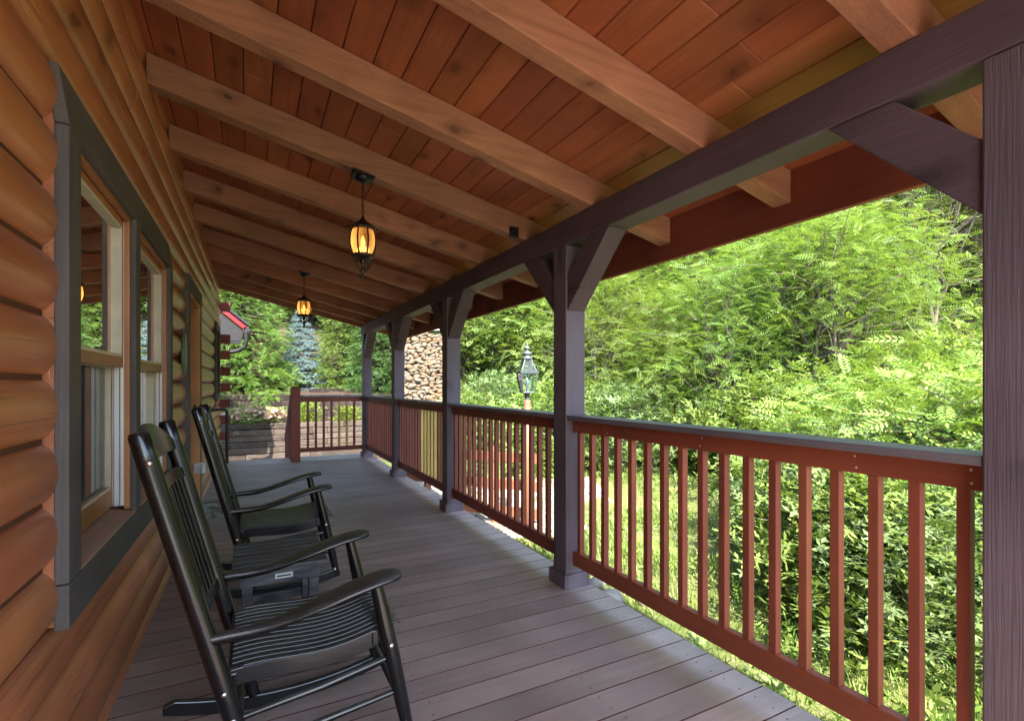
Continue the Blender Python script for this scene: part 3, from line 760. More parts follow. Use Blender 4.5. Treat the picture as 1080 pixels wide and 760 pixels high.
# ------------------------------------------------------------------ rocking chairs
def make_chair(yc, label):
    C = thing('rocking_chair', (0, yc, 0), label, 'rocking chair', 'black slatted rocking chairs along the log wall')
    K = M['blk']
    def rear(z):  # x of rear post at height z
        t = (z - .06) / 1.07
        return .012 - .285 * t - .03 * math.sin(math.pi * t) * 0
    HW = .245
    for s in (-1, 1):
        y = yc + s * HW
        a = MB(); zs = [.055, .2, .4, .6, .85, 1.05, 1.118, 1.128]
        a.tube([(rear(z), y + s * .012 * (z / 1.1), z) for z in zs], [.022, .025, .0275, .0275, .027, .027, .0265, .021], 14)
        a.build('rear_post', K, C)
        a = MB(); pts = [(.372, .600), (.40, .47), (.43, .33), (.462, .17), (.488, .05)]
        a.tube([(x, y, z) for x, z in pts], [.020, .0245, .026, .0235, .018], 14); a.build('front_leg', K, C)
        a = MB(); a.tube([(.415, y, .335), (.2, y, .295), (-.035, y, .265)], [.009, .012, .009], 8); a.tube([(.45, y, .215), (.2, y, .185), (-.015, y, .16)], [.009, .012, .009], 8)
        a.build('side_rung', K, C)
        # rocker
        a = MB(); xs_ = [-.28 + .785 * i / 22 for i in range(23)]
        lo = [((x - .14) ** 2) / 2.7 + .001 for x in xs_]
        hi = [l + (.052 if i not in (0, 22) else .03) for i, l in enumerate(lo)]
        poly = list(zip(xs_, lo)) + list(zip(xs_[::-1], hi[::-1]))
        n = 23
        vs = [(x, y - .014, z) for x, z in zip(xs_, lo)] + [(x, y - .014, z) for x, z in zip(xs_, hi)] + [(x, y + .014, z) for x, z in zip(xs_, lo)] + [(x, y + .014, z) for x, z in zip(xs_, hi)]
        fs = []
        for i in range(n - 1):
            fs += [(i, i + 1, n + i + 1, n + i), (2 * n + i, 3 * n + i, 3 * n + i + 1, 2 * n + i + 1), (i, 2 * n + i, 2 * n + i + 1, i + 1), (n + i, n + i + 1, 3 * n + i + 1, 3 * n + i)]
        fs += [(0, n, 3 * n, 2 * n), (n - 1, 3 * n - 1, 4 * n - 1, 2 * n - 1)]
        a.faces(vs, fs); a.build('rocker', K, C, .004)
        # arm: thin rounded at the rear, wide paddle at the front
        a = MB(); ya = yc + s * (HW + .015)
        st = [(-.105, .522, .016, .014), (-.06, .523, .017, .015), (.0, .524, .020, .016), (.06, .530, .026, .015), (.13, .546, .038, .013), (.21, .570, .050, .0125), (.29, .594, .056, .0125), (.36, .610, .057, .0125), (.41, .617, .053, .0125), (.437, .618, .042, .012), (.452, .617, .020, .010)]
        vs = []; m = 14
        for x, z, hw, ht in st:
            for k in range(m):
                q = 2 * math.pi * k / m; cq, sq = math.cos(q), math.sin(q)
                vs.append((x, ya + hw * math.copysign(abs(cq) ** .55, cq), z + ht * math.copysign(abs(sq) ** .7, sq)))
        fs = [(i * m + k, i * m + (k + 1) % m, (i + 1) * m + (k + 1) % m, (i + 1) * m + k) for i in range(len(st) - 1) for k in range(m)]
        a.faces(vs, fs, 0, True); a.poly(vs[:m][::-1]); a.poly(vs[-m:]); a.build('armrest', K, C)
        # curved seat side rail
        seat = lambda x: .405 + .02 * math.cos((x + .05) * 2 * math.pi / .62) * .9 - .012 + .105 * (x + .05)
        a = MB(); n = 14; xx = [-.055 + .445 * i / (n - 1) for i in range(n)]
        ys_ = yc + s * (HW - .035)
        vs = [(x, ys_ - .011, seat(x) - .062) for x in xx] + [(x, ys_ - .011, seat(x) - .009) for x in xx] + [(x, ys_ + .011, seat(x) - .062) for x in xx] + [(x, ys_ + .011, seat(x) - .009) for x in xx]
        fs = []
        for i in range(n - 1):
            fs += [(i, i + 1, n + i + 1, n + i), (2 * n + i, 3 * n + i, 3 * n + i + 1, 2 * n + i + 1), (i, 2 * n + i, 2 * n + i + 1, i + 1), (n + i, n + i + 1, 3 * n + i + 1, 3 * n + i)]
        fs += [(0, n, 3 * n, 2 * n), (n - 1, 3 * n - 1, 4 * n - 1, 2 * n - 1)]
        a.faces(vs, fs); a.build('seat_rail', K, C, .003)
    # seat slats running front to back
    W = 2 * (HW - .012); ns = 15
    for k in range(ns):
        y0 = yc - W / 2 + W * k / ns + .0035; y1 = yc - W / 2 + W * (k + 1) / ns - .0035
        jig = random.uniform(-.008, .008)
        n = 16; x0s = -.05 if 0 < k < ns - 1 else -.02; xx = [x0s + (.475 - .02 * (k % 2) + jig - x0s) * i / (n - 1) * (1 if 0 < k < ns - 1 else .78) for i in range(n)]
        zz = [seat(x) if x < .40 else seat(.40) + .105 * (x - .4) - (x - .40) ** 2 * 6 for x in xx]
        vs = []
        for x, z in zip(xx, zz): vs += [(x, y0, z - .008), (x, y1, z - .008), (x, y1, z), (x, y0, z)]
        fs = [(0, 3, 2, 1), (4 * n - 4, 4 * n - 3, 4 * n - 2, 4 * n - 1)]
        for i in range(n - 1): fs += [(4 * i + j, 4 * i + (j + 1) % 4, 4 * i + 4 + (j + 1) % 4, 4 * i + 4 + j) for j in range(4)]
        a = MB(); a.faces(vs, fs); a.build('seat_slat', K, C, .002)
    a = MB(); a.box(.365, .39, yc - HW + .02, yc + HW - .02, .372, .425); a.build('front_rail', K, C, .004)
    a = MB(); a.box(-.06, -.035, yc - HW + .02, yc + HW - .02, .34, .392); a.build('rear_rail', K, C, .004)
    a = MB(); a.tube([(.442, yc - HW, .27), (.442, yc + HW, .27)], .012, 8); a.tube([(.462, yc - HW, .165), (.462, yc + HW, .165)], .012, 8); a.build('front_rung', K, C)
    a = MB(); a.tube([(-.03, yc - HW, .22), (-.03, yc + HW, .22)], .012, 8); a.build('rear_rung', K, C)
    # back
    def slat(z0, z1, arch, name, th_=.018):
        a = MB(); n = 15; vs = []
        for i in range(n):
            t = -1 + 2 * i / (n - 1); y = yc + t * (HW - .008)
            dep = .022 * (1 - t * t)
            ztop = z1 + arch * (1 - abs(t) ** 2.2)
            for z, dx in ((z0, -th_ / 2), (z0, th_ / 2), (ztop, th_ / 2), (ztop, -th_ / 2)):
                vs.append((rear(z) - dep + dx, y, z))
        fs = [(0, 3, 2, 1), (4 * n - 4, 4 * n - 3, 4 * n - 2, 4 * n - 1)]
        for i in range(n - 1): fs += [(4 * i + j, 4 * i + (j + 1) % 4, 4 * i + 4 + (j + 1) % 4, 4 * i + 4 + j) for j in range(4)]
        a.faces(vs, fs); a.build(name, K, C, .003)
    slat(1.025, 1.062, .072, 'crest_rail'); slat(.925, .958, .012, 'back_rail'); slat(.50, .535, .0, 'back_rail')
    for k in range(9):
        t = -1 + 2 * (k + .9) / 9.8; y = yc + t * (HW - .012); dep = .022 * (1 - t * t)
        a = MB(); zs = [.528, .66, .80, .932]
        vs = []
        for z in zs:
            for dx, dy in ((-.006, -.0115), (.006, -.0115), (.006, .0115), (-.006, .0115)): vs.append((rear(z) - dep + dx, y + dy, z))
        fs = [(0, 3, 2, 1), (12, 13, 14, 15)]
        for i in range(3): fs += [(4 * i + j, 4 * i + (j + 1) % 4, 4 * i + 4 + (j + 1) % 4, 4 * i + 4 + j) for j in range(4)]
        a.faces(vs, fs); a.build('back_slat', K, C, .002)
    for s in (-1, 1):
        for x, z in ((rear(1.045) + .006, 1.045), (rear(.36), .36), (rear(.10), .10), (rear(.275), .275), (.418, .385), (.47, .10)):
            a = MB(); Mx_ = Matrix.Rotation(math.radians(90) * -s, 3, 'X'); off = HW + .028 if z < 1 else HW + .0385
            a.lathe([(.009, -.006), (.009, .0), (.006, .0035), (0, .0045)], (x, yc + s * off, z), 10, 0, True, Mx_); a.build('bolt', M['steel'], C)
    return C
C1 = make_chair(1.945, 'black slatted rocking chair beside the double window, nearer the camera')
C1['label'] = 'black slatted rocking chair with its back against the big double window'
C2 = copy_tree(C1); C2.location = (0, 3.575, 0); C2['label'] = 'black slatted rocking chair beyond the small table, nearer the door'

T = thing('side_table', (.13, 2.74, 0), 'small black slatted side table between the two rocking chairs', 'table')
for k in range(7):
    a = MB(); y0 = 2.515 + .064 * k; a.box(-.075, .325, y0, y0 + .061, .412, .432); a.build('top_slat', M['table'], T, .003)
a = MB()
for y0 in (2.525, 2.935): a.box(-.045, .295, y0, y0 + .02, .352, .4118)
for x0 in (-.045, .275): a.box(x0, x0 + .02, 2.546, 2.934, .352, .4118)
a.build('apron', M['table'], T, .003)
for x0 in (-.035, .245):
    for y0 in (2.547, 2.89): a = MB(); a.box(x0, x0 + .045, y0 - .0, y0 + .045, 0, .41); a.build('leg', M['table'], T, .004)
for y0 in (2.56, 2.90): a = MB(); a.box(.0105, .2445, y0, y0 + .02, .13, .17); a.build('stretcher', M['table'], T, .003)
a = MB(); a.box(.10, .175, 2.5215, 2.5245, .372, .396); a.build('label_plate', M['plate'], T, .001)
a = MB(); a.box(.108, .167, 2.5195, 2.5212, .381, .387); a.build('plate_lettering', M['iron'], T)

# ------------------------------------------------------------------ foliage
def pinnate(n, L=.30, wd=.085, ang=.62, droop=.18, tip=True, fold=.12):
    Q = []
    for i in range(n):
        t = (i + .6) / (n + .2); ll = L * (math.sin(math.pi * (.18 + .72 * t)) ** .7)
        for s in (-1, 1):
            b = np.array((t, 0, -droop * t * t)); d = np.array((ang, s * math.sqrt(1 - ang * ang), -fold)); p = np.array((-s * d[1], s * d[0] * 1.0, 0)) * wd
            p = np.array((-d[1], d[0], 0.0)) * wd
            Q.append([b, b + d * ll * .5 + p, b + d * ll, b + d * ll * .5 - p])
    if tip:
        b = np.array((.98, 0, -droop)); d = np.array((1, 0, -.3)); p = np.array((0, wd, 0))
        Q.append([b, b + d * L * .45 + p, b + d * L * .9, b + d * L * .45 - p])
    return np.array(Q)
def brush(n=12):
    Q = []
    for i in range(n):
        t = .1 + .9 * i / n; a = i * 2.4
        b = np.array((t, 0, 0)); d = np.array((.55, math.cos(a) * .83, math.sin(a) * .83)); p = np.cross(d, (1, 0, 0)); p = p / np.linalg.norm(p) * .05; l = .34
        Q.append([b - d * .02, b + d * l * .5 + p, b + d * l, b + d * l * .5 - p])
    return np.array(Q)
def rosette(n=6, wd=.24):
    Q = []
    for i in range(n):
        a = i * 2.4; r = .25 + .12 * (i % 3); up = .1 * (i % 4)
        b = np.array((.12 * i, 0, 0)); d = np.array((math.cos(a) * .75 + .35, math.sin(a), up - .1)); d /= np.linalg.norm(d)
        p = np.cross((0, 0, 1), d); p = p / np.linalg.norm(p) * wd * .5; l = .62
        Q.append([b, b + d * l * .45 + p, b + d * l, b + d * l * .45 - p])
    return np.array(Q)
def place(T, P, az, pitch, roll, size):
    ca, sa, cp, sp, cr, sr = np.cos(az), np.sin(az), np.cos(pitch), np.sin(pitch), np.cos(roll), np.sin(roll)
    X = np.stack([ca * cp, sa * cp, sp], 1)
    Y0 = np.stack([-sa, ca, 0 * sa], 1); Z0 = np.cross(X, Y0)
    Y = Y0 * cr[:, None] + Z0 * sr[:, None]; Z = np.cross(X, Y)
    R = np.stack([X, Y, Z], 1) * size[:, None, None]          # rows
    return (np.einsum('qvk,nkj->nqvj', T, R) + P[:, None, None, :]).reshape(-1, 4, 3)
def limb(mb, p, q, r0, r1, sag=0.0, n=4):
    p = Vector(p); q = Vector(q); L = (q - p).length
    pts = []
    for i in range(n + 1):
        t = i / n; v = p.lerp(q, t); v.z += sag * L * math.sin(math.pi * t)
        if 0 < i < n: v += Vector((random.uniform(-1, 1), random.uniform(-1, 1), random.uniform(-1, 1))) * L * .035
        pts.append(v)
    mb.tube(pts, [r0 + (r1 - r0) * i / n for i in range(n + 1)], 6, caps=False)
    return pts

def deciduous(seed, H, R, nplates, nleaf, lsize, T, base=.18, stems=1, flat=.55, up=.15, twigs=12):
    """trunk and limb mesh + leaf array, base at the origin"""
    rng = np.random.default_rng(seed); random.seed(seed)
    mb = MB(); tips = []
    stem_top = []
    for s in range(stems):
        a = rng.uniform(0, 6.28); lean = R * (.15 if stems == 1 else .45) * rng.uniform(.4, 1)
        top = Vector((math.cos(a) * lean, math.sin(a) * lean, H * rng.uniform(.78, .92)))
        r = .022 * H / math.sqrt(stems)
        b = Vector((rng.uniform(-.1, .1) * stems * .7, rng.uniform(-.1, .1) * stems * .7, -.25))
        stem_top.append((b, limb(mb, b, top, r, r * .25, .0, 7)))
    for i in range(nplates):
        z = base + (1 - base) * (i + .5) / nplates + rng.uniform(-.03, .03)
        prof = math.sin(math.pi * (.12 + .80 * min(1, max(0, (z - base) / (1 - base))) ** .85)) ** .7
        a = i * 2.39996 + rng.uniform(-.5, .5); rr = R * prof * rng.uniform(.35, 1.05)
        tip = Vector((math.cos(a) * rr, math.sin(a) * rr, H * z))
        pts = stem_top[i % stems][1]
        k = min(len(pts) - 1, max(1, int((z - .22) * len(pts))))
        limb(mb, pts[k], tip, .007 * H * (1.1 - z) + .006, .004, .06, 3)
        tips.append((tip, a, rr))
    for i in range(twigs):
        pts = stem_top[i % stems][1]; k = int(rng.uniform(1, len(pts) - 1)); a = rng.uniform(0, 6.28); L = R * rng.uniform(.5, 1.15)
        q = pts[k] + Vector((math.cos(a) * L, math.sin(a) * L, rng.uniform(-.1, .55) * L))
        ps = limb(mb, pts[k], q, .0035 * H, .003, rng.uniform(-.08, .08), 3)
        q2 = ps[2] + Vector((math.cos(a + .7) * L * .4, math.sin(a + .7) * L * .4, .12 * L)); limb(mb, ps[2], q2, .003, .002, 0, 2)
    P, AZ, PI_, RO, S = [], [], [], [], []
    for tip, a, rr in tips:
        m = int(nleaf * rng.uniform(.6, 1.35))
        spread = R * rng.uniform(.22, .36)
        c = rng.normal(0, 1, (m, 3)) * np.array((spread, spread, spread * flat * .55))
        P.append(c + np.array(tip)); AZ.append(a + rng.normal(0, 1.15, m)); PI_.append(rng.normal(up - .05, .38, m)); RO.append(rng.normal(0, .45, m)); S.append(lsize * rng.uniform(.65, 1.25, m))
    A = place(T, np.concatenate(P), np.concatenate(AZ), np.concatenate(PI_), np.concatenate(RO), np.concatenate(S))
    return mb, A

def conifer(seed, H, R, nb, T, tw, size, droop, base=.02, tiers=False):
    rng = np.random.default_rng(seed); random.seed(seed)
    mb = MB(); limb(mb, (0, 0, -.25), (0, 0, H * .97), .018 * H + .02, .008, 0, 6)
    P, AZ, PI_, RO, S = [], [], [], [], []
    for i in range(nb):
        t = (i + .5) / nb
        if tiers: t = (math.floor(t * 13) + .5 + rng.uniform(-.34, .34)) / 13
        z = H * (base + (1 - base) * t ** .93); L = R * ((1 - t) ** .78 + .03) * rng.uniform(.72, 1.12)
        a = i * 2.39996 + rng.uniform(-.3, .3)
        dz = lambda q: (.10 * q - droop * q * q) * L
        limb(mb, (0, 0, z), (math.cos(a) * L, math.sin(a) * L, z + dz(1)), .006 * H * (1 - t) + .004, .003, 0, 2)
        m = max(3, int(tw * (.3 + L / R)))
        q = rng.uniform(.22, 1.0, m) ** .6
        side = rng.choice((-1, 1), m) * rng.uniform(.0, .9, m)
        lat = side * (1.15 - q) * L * .40
        P.append(np.stack([np.cos(a) * q * L - np.sin(a) * lat, np.sin(a) * q * L + np.cos(a) * lat, z + dz(q) + rng.normal(0, .02, m)], 1))
        wild = .12 if tiers else .75
        AZ.append(a + side * .85 + rng.normal(0, wild, m)); PI_.append(rng.normal(.05 - droop * .5, .2 + wild * .35, m)); RO.append(rng.normal(0, .35 + wild * .9, m)); S.append(size * rng.uniform(.7, 1.2, m) * (.55 + .45 * (1 - t)))
    A = place(T, np.concatenate(P), np.concatenate(AZ), np.concatenate(PI_), np.concatenate(RO), np.concatenate(S))
    return mb, A

PROTO = {}
def proto(key, mbA, leaf, names=('trunk', 'crown')):
    mb, A = mbA
    me_t = bpy.data.meshes.new('trunk_' + key); me_t.from_pydata([tuple(v) for v in mb.v], [], mb.f); me_t.polygons.foreach_set('use_smooth', [True] * len(mb.f)); me_t.materials.append(M['barkdark'] if leaf in ('cypress', 'hemlock', 'spruce', 'dark') else M['bark']); me_t.update()
    me_c = arr_mesh('crown_' + key, A); me_c.materials.append(LF[leaf])
    PROTO[key] = (me_t, me_c, names)
def plant(kind, key, x, y, scale, rot, label, cat, group=None, z=None, sx=1.0):
    z = height(x, y) if z is None else z
    o = thing(kind, (x, y, z), label, cat, group)
    o.scale = (scale * sx, scale * sx, scale); o.rotation_euler.z = rot
    for nm, me in zip(PROTO[key][2], PROTO[key][:2]):
        c = bpy.data.objects.new(nm, me); COL.objects.link(c); c.parent = o
    return o

Tl = pinnate(7, .27, .036, .45, .22); Ts = pinnate(6, .34, .055, .55, .25); Tr = rosette()
Tc = pinnate(7, .34, .028, .74, .34, fold=.5); Tb = brush()
for i in range(3): proto('locust%d' % i, deciduous(20 + i, 4.6, 1.75, 72, 46, .29, Tl, base=.12, flat=.6, stems=1 + i, twigs=26), 'locust')
for i in range(2): proto('sumac%d' % i, deciduous(40 + i, 1.75, .95, 48, 28, .24, Ts, base=.06, stems=4, flat=.9, up=.25), 'sumac', ('stem', 'foliage'))
proto('bare0', deciduous(30, 5.0, 1.9, 60, 46, .29, Tl, base=.52, flat=.6, stems=6, twigs=60), 'locust')
for i in range(2): proto('bushy%d' % i, deciduous(50 + i, 1.5, .9, 44, 44, .15, Tr, base=.04, stems=4, flat=.9, up=.3), 'broad', ('stem', 'foliage'))
for i in range(2): proto('broad%d' % i, deciduous(60 + i, 4.6, 1.8, 70, 62, .20, Tr, base=.08, stems=1, flat=.7), 'broad')
proto('darkb', deciduous(66, 4.6, 1.8, 70, 62, .20, Tr, base=.08, stems=1, flat=.7), 'dark')
proto('paleb', deciduous(70, 1.6, 1.0, 44, 48, .13, Tr, base=.04, stems=4, flat=.9, up=.3), 'pale', ('stem', 'foliage'))
proto('cypress0', conifer(80, 5.4, 1.45, 460, Tc, 32, .175, .26), 'cypress')
proto('cypress1', conifer(81, 5.2, 1.4, 430, Tc, 32, .175, .24), 'cypress')
proto('hemlock0', conifer(82, 5.0, 1.4, 430, Tc, 32, .175, .28), 'hemlock')
proto('spruce0', conifer(83, 3.4, 1.15, 300, Tb, 24, .19, .06, tiers=True), 'spruce')
proto('flower0', deciduous(90, .55, .5, 26, 22, .10, Tr, base=.1, stems=4), 'broad', ('stem', 'foliage'))
proto('lime0', deciduous(91, .8, .5, 30, 34, .11, Tr, base=.05, stems=4), 'lime', ('stem', 'foliage'))

# --- far planting above the retaining walls
BED = lambda x, y: .93 + .12 * max(0, y - 15.2)
plant('evergreen_tree', 'cypress0', -.30, 16.35, 1.10, .4, 'big yellow green evergreen drooping over the timber wall by the cabin corner', 'tree', None, .55, 1.15)
plant('evergreen_tree', 'cypress1', -2.3, 17.6, 1.2, 1.3, 'yellow green evergreen mostly hidden behind the cabin corner', 'tree', None, 1.0, 1.1)
plant('spruce_tree', 'spruce0', 1.42, 17.3, .80, .2, 'blue spruce with silvery tiers behind the hanging lantern', 'tree', None, .9, 1.0)
plant('evergreen_tree', 'cypress1', 2.85, 17.2, .92, 2.0, 'light green evergreen just left of the far corner post'.replace(' just left of', ' between blue spruce and'), 'tree', None, .75, 1.05)
plant('evergreen_tree', 'hemlock0', 3.75, 16.2, .95, 1.1, 'darker green evergreen between the two far porch posts', 'tree', None, .85, 1.0)
fl = plant('flowering_shrub', 'flower0', .12, 14.25, .95, 0, 'pink flowering bush on the lower timber terrace', 'shrub', None, .17, 1.5)
fl2 = plant('flowering_shrub', 'flower0', -.75, 14.2, .7, 2, 'small pink flowering bush against the cabin log ends', 'shrub', None, .17, 1.3)
for o_, nf in ((fl, 420), (fl2, 220)):
    rng = np.random.default_rng(nf)
    dv = rng.normal(0, 1, (nf, 3)); dv /= np.linalg.norm(dv, axis=1)[:, None]; dv[:, 2] = np.abs(dv[:, 2])
    Pf = dv * np.array((.56, .56, .30)) * rng.uniform(.75, 1.05, (nf, 1)) + np.array((0, 0, .24))
    A = place(rosette(5, .6), Pf, rng.uniform(0, 6.28, nf), rng.uniform(-.2, 1.2, nf), rng.uniform(0, 3, nf), np.full(nf, .062))
    me = arr_mesh('blossoms', A); me.materials.append(LF['flower']); c = bpy.data.objects.new('blossom', me); COL.objects.link(c); c.parent = o_; c['kind'] = 'stuff'
plant('leafy_shrub', 'lime0', 1.30, 14.2, .85, 0, 'bright lime bush seen through the cross railing beside the newel post', 'shrub', None, .17, .8)
plant('leafy_shrub', 'lime0', 2.35, 14.15, .55, 2, 'low lime bush seen through the cross railing near its corner post', 'shrub', None, .17, 1.3)

def timber_wall(name, y, z0, rows, x0, x1, mat, label):
    W = thing(name, ((x0 + x1) / 2, y, z0), label, 'retaining wall')
    mb = MB(); hgt = .145
    for r in range(rows):
        x = x0 - random.uniform(0, 1.5)
        while x < x1:
            L = random.uniform(1.1, 2.4); e = min(x1, x + L)
            dy = random.uniform(-.02, .02); dz = random.uniform(-.004, .004)
            yb = y + r * .018 + dy
            mb.box(x, e - .006, yb, yb + .15, z0 + r * hgt + dz, z0 + (r + 1) * hgt - .010 + dz)
            x = e
    for k in range(int((x1 - x0) / 1.7)):                      # tie ends
        xx = x0 + .9 + 1.7 * k + random.uniform(-.3, .3); r = random.randrange(1, rows)
        mb.box(xx, xx + .14, y + r * .018 - .035, y + r * .018 + .1, z0 + r * hgt + .004, z0 + (r + 1) * hgt - .01)
    mb.build('timber_courses', mat, W, .012, 1)
    return W
timber_wall('timber_wall', 13.55, -.86, 8, -4.5, 4.2, M['timber'], 'lower weathered grey timber retaining wall beyond the deck end')
timber_wall('timber_wall', 15.0, .10, 6, -4.5, 3.6, M['timberdark'], 'upper dark timber retaining wall behind the pink flowers')
timber_wall('timber_wall', 16.0, .85, 2, 1.75, 3.3, M['timberdark'], 'short timber ledge under the blue spruce')
grid_sheet('planting_bed', [-4.5 + .4 * i for i in range(23)], [13.66 + .2 * i for i in range(8)], lambda x, y: .16 + .02 * math.sin(x * 5) , M['soil'])
grid_sheet('planting_bed', [-4.5 + .4 * i for i in range(22)], [15.14 + .5 * i for i in range(12)], lambda x, y: BED(x, y) + .03 * math.sin(x * 4 + y), M['soil'])

# --- stones
def stone_template(sub=2):
    bm = bmesh.new(); bmesh.ops.create_icosphere(bm, subdivisions=sub, radius=1)
    V = np.array([v.co[:] for v in bm.verts]); F = [tuple(v.index for v in f.verts) for f in bm.faces]; bm.free(); return V, F
SV, SF = stone_template(2)
def add_stone(mb, c, s, rng, R=None):
    k = rng.normal(0, 1, (3, 3)); ph = rng.uniform(0, 6, 3)
    f = 1 + .12 * np.sin(SV @ k[0] * 1.3 + ph[0]) + .10 * np.sin(SV @ k[1] * 1.7 + ph[1])
    V = np.sign(SV) * np.abs(SV) ** .85 * f[:, None] * np.array(s)
    a = rng.uniform(-.5, .5); Rz = np.array(((math.cos(a), 0, math.sin(a)), (0, 1, 0), (-math.sin(a), 0, math.cos(a)))); V = V @ Rz.T
    if R is not None: V = V @ R.T
    mb.faces((V + np.array(c)).tolist(), SF, 0, True)
SWT = thing('stone_wall', (4.4, 13.9, -.6), 'sunlit leaning wall of tan river stones beyond the railing', 'stone wall')
mb = MB(); rng = np.random.default_rng(5)
x0, x1 = 3.86, 5.15
z = -.55; lean = .26
yaw_ = .0
while z < 2.72:
    hh = rng.uniform(.03, .085); x = x0 + rng.uniform(-.1, .1)
    while x < x1:
        ww = rng.uniform(.045, .17); hs_ = hh * rng.uniform(.85, 1.35)
        yb = 13.62 + (z + .55) * lean - .30 * (x - 4.3)
        add_stone(mb, (x + ww * .9, yb + rng.uniform(-.04, .04), z + hs_ * .5 + rng.uniform(-.02, .02)), (ww, .13, hs_), rng)
        x += ww * 1.72
    z += hh * 1.28
mb.build('stones', M['stone'], SWT)
mb = MB(); mb.prism([(13.70, -.8), (14.6, 2.70), (15.5, 2.7), (15.5, -.8)], lambda p, q, t: (t, p - .30 * (t - 4.3), q), x0, x1 + .1); mb.build('core', M['soil'], SWT)
mb = MB(); mb.hexa([(x0 - .15, 14.30 + .24, 2.80), (x1 + .1, 14.30 - .24, 2.86), (x1 + .1, 14.9 - .24, 2.86), (x0 - .15, 14.9 + .24, 2.80), (x0 - .15, 14.30 + .24, 2.90), (x1 + .1, 14.30 - .24, 2.96), (x1 + .1, 14.9 - .24, 2.96), (x0 - .15, 14.9 + .24, 2.90)]); mb.build('coping', M['concrete'], SWT, .01)
mb = MB(); rng = np.random.default_rng(8)
for k in range(150):
    x = 1.98 + abs(rng.normal(0, .45)); y = rng.uniform(3.0, 7.4); s = rng.uniform(.04, .13)
    add_stone(mb, (x, y, height(x, y) + s * .35), (s * 1.3, s, s * .7), rng)
o = mb.build('edge_rocks', M['pebble']); props(o, 'loose pale rocks strewn along the deck edge', 'rocks', None, 'stuff')

# --- board fence and lamp post
def fence():
    A_ = Vector((*at(567, 7.0), 0)); B_ = Vector((*at(424, 7.9), 0))
    zg = height(A_.x, A_.y)
    F = thing('board_fence', (A_.x, A_.y, zg), 'low sunlit brown three board fence outside the railing', 'fence')
    for zz in (.215, -.175, -.56):
        a = MB(); a.bar((A_.x, A_.y, zz), (B_.x, B_.y, zz), .035, .14); a.build('board', M['copper'], F, .004)
    n = 4
    for k in range(n):
        p = A_.lerp(B_, (k + .12) / n); a = MB(); a.box(p.x - .045, p.x + .045, p.y + .03, p.y + .12, zg - .2, .36); a.build('post', M['copper'], F, .004)
fence()
lx, ly = at(556, 6.75)
zg = height(lx, ly)
LP = thing('lamp_post', (lx, ly, zg), 'brown lamp post with grey glass lantern beyond the railing', 'lamp post')
a = MB(); a.lathe([(.0, zg - .2), (.055, zg - .2), (.055, .95), (.047, .955), (.047, 1.06), (.040, 1.10), (.030, 1.105), (0, 1.105)], (lx, ly, 0), 16); a.build('pole', M['copper'], LP)
a = MB(); a.lathe([(.034, 1.106), (.034, 1.185), (.05, 1.19), (.05, 1.2), (0, 1.2)], (lx, ly, 0), 14); a.build('fitter', M['pewter'], LP)
def sq(r, z): return [(lx + r * math.cos(q), ly + r * math.sin(q), z) for q in [math.pi / 4 + math.pi / 2 * k - YAW + .25 for k in range(4)]]
a = MB(); lo, mi_, up = sq(.105, 1.205), sq(.162, 1.455), sq(.055, 1.66)
for k in range(4):
    a.tube([lo[k], mi_[k]], .0085, 6); a.tube([mi_[k], up[k]], .0075, 6); a.tube([lo[k], lo[(k + 1) % 4]], .010, 6); a.tube([up[k], up[(k + 1) % 4]], .008, 6)
    p, q = sq(.172, 1.462), sq(.172, 1.492)
a.faces(sq(.176, 1.458) + sq(.185, 1.49) + sq(.15, 1.494) + sq(.15, 1.458), [(k, (k + 1) % 4, 4 + (k + 1) % 4, 4 + k) for k in range(4)] + [(4 + k, 4 + (k + 1) % 4, 8 + (k + 1) % 4, 8 + k) for k in range(4)] + [(8 + k, 8 + (k + 1) % 4, 12 + (k + 1) % 4, 12 + k) for k in range(4)] + [(12 + k, 12 + (k + 1) % 4, (k + 1) % 4, k) for k in range(4)])
a.faces(sq(.10, 1.2005) + sq(.10, 1.208), [(0, 1, 2, 3), (4, 5, 6, 7)]); a.build('frame', M['pewter'], LP)
a = MB(); l2, m2, u2 = sq(.101, 1.21), sq(.158, 1.45), sq(.052, 1.655); m3 = sq(.150, 1.497)
for k in range(4):
    a.poly([l2[k], l2[(k + 1) % 4], m2[(k + 1) % 4], m2[k]]); a.poly([m3[k], m3[(k + 1) % 4], u2[(k + 1) % 4], u2[k]])
a.build('glass', M['lampglass'], LP)
a = MB(); a.lathe([(.07, 1.655), (.075, 1.675), (.045, 1.69), (.045, 1.70), (.062, 1.715), (.066, 1.735), (.045, 1.755), (.018, 1.765), (.018, 1.775), (.035, 1.79), (.037, 1.805), (.018, 1.825), (.008, 1.835), (.016, 1.848), (.010, 1.866), (0, 1.87)], (lx, ly, 0), 16); a.build('finial', M['pewter'], LP)
a = MB(); a.lathe([(.016, 1.21), (.016, 1.27), (.022, 1.28), (.028, 1.31), (.02, 1.36), (.006, 1.395), (0, 1.4)], (lx, ly, 0), 12); a.build('bulb', M['coldbulb'], LP)

LP.location.z -= .055
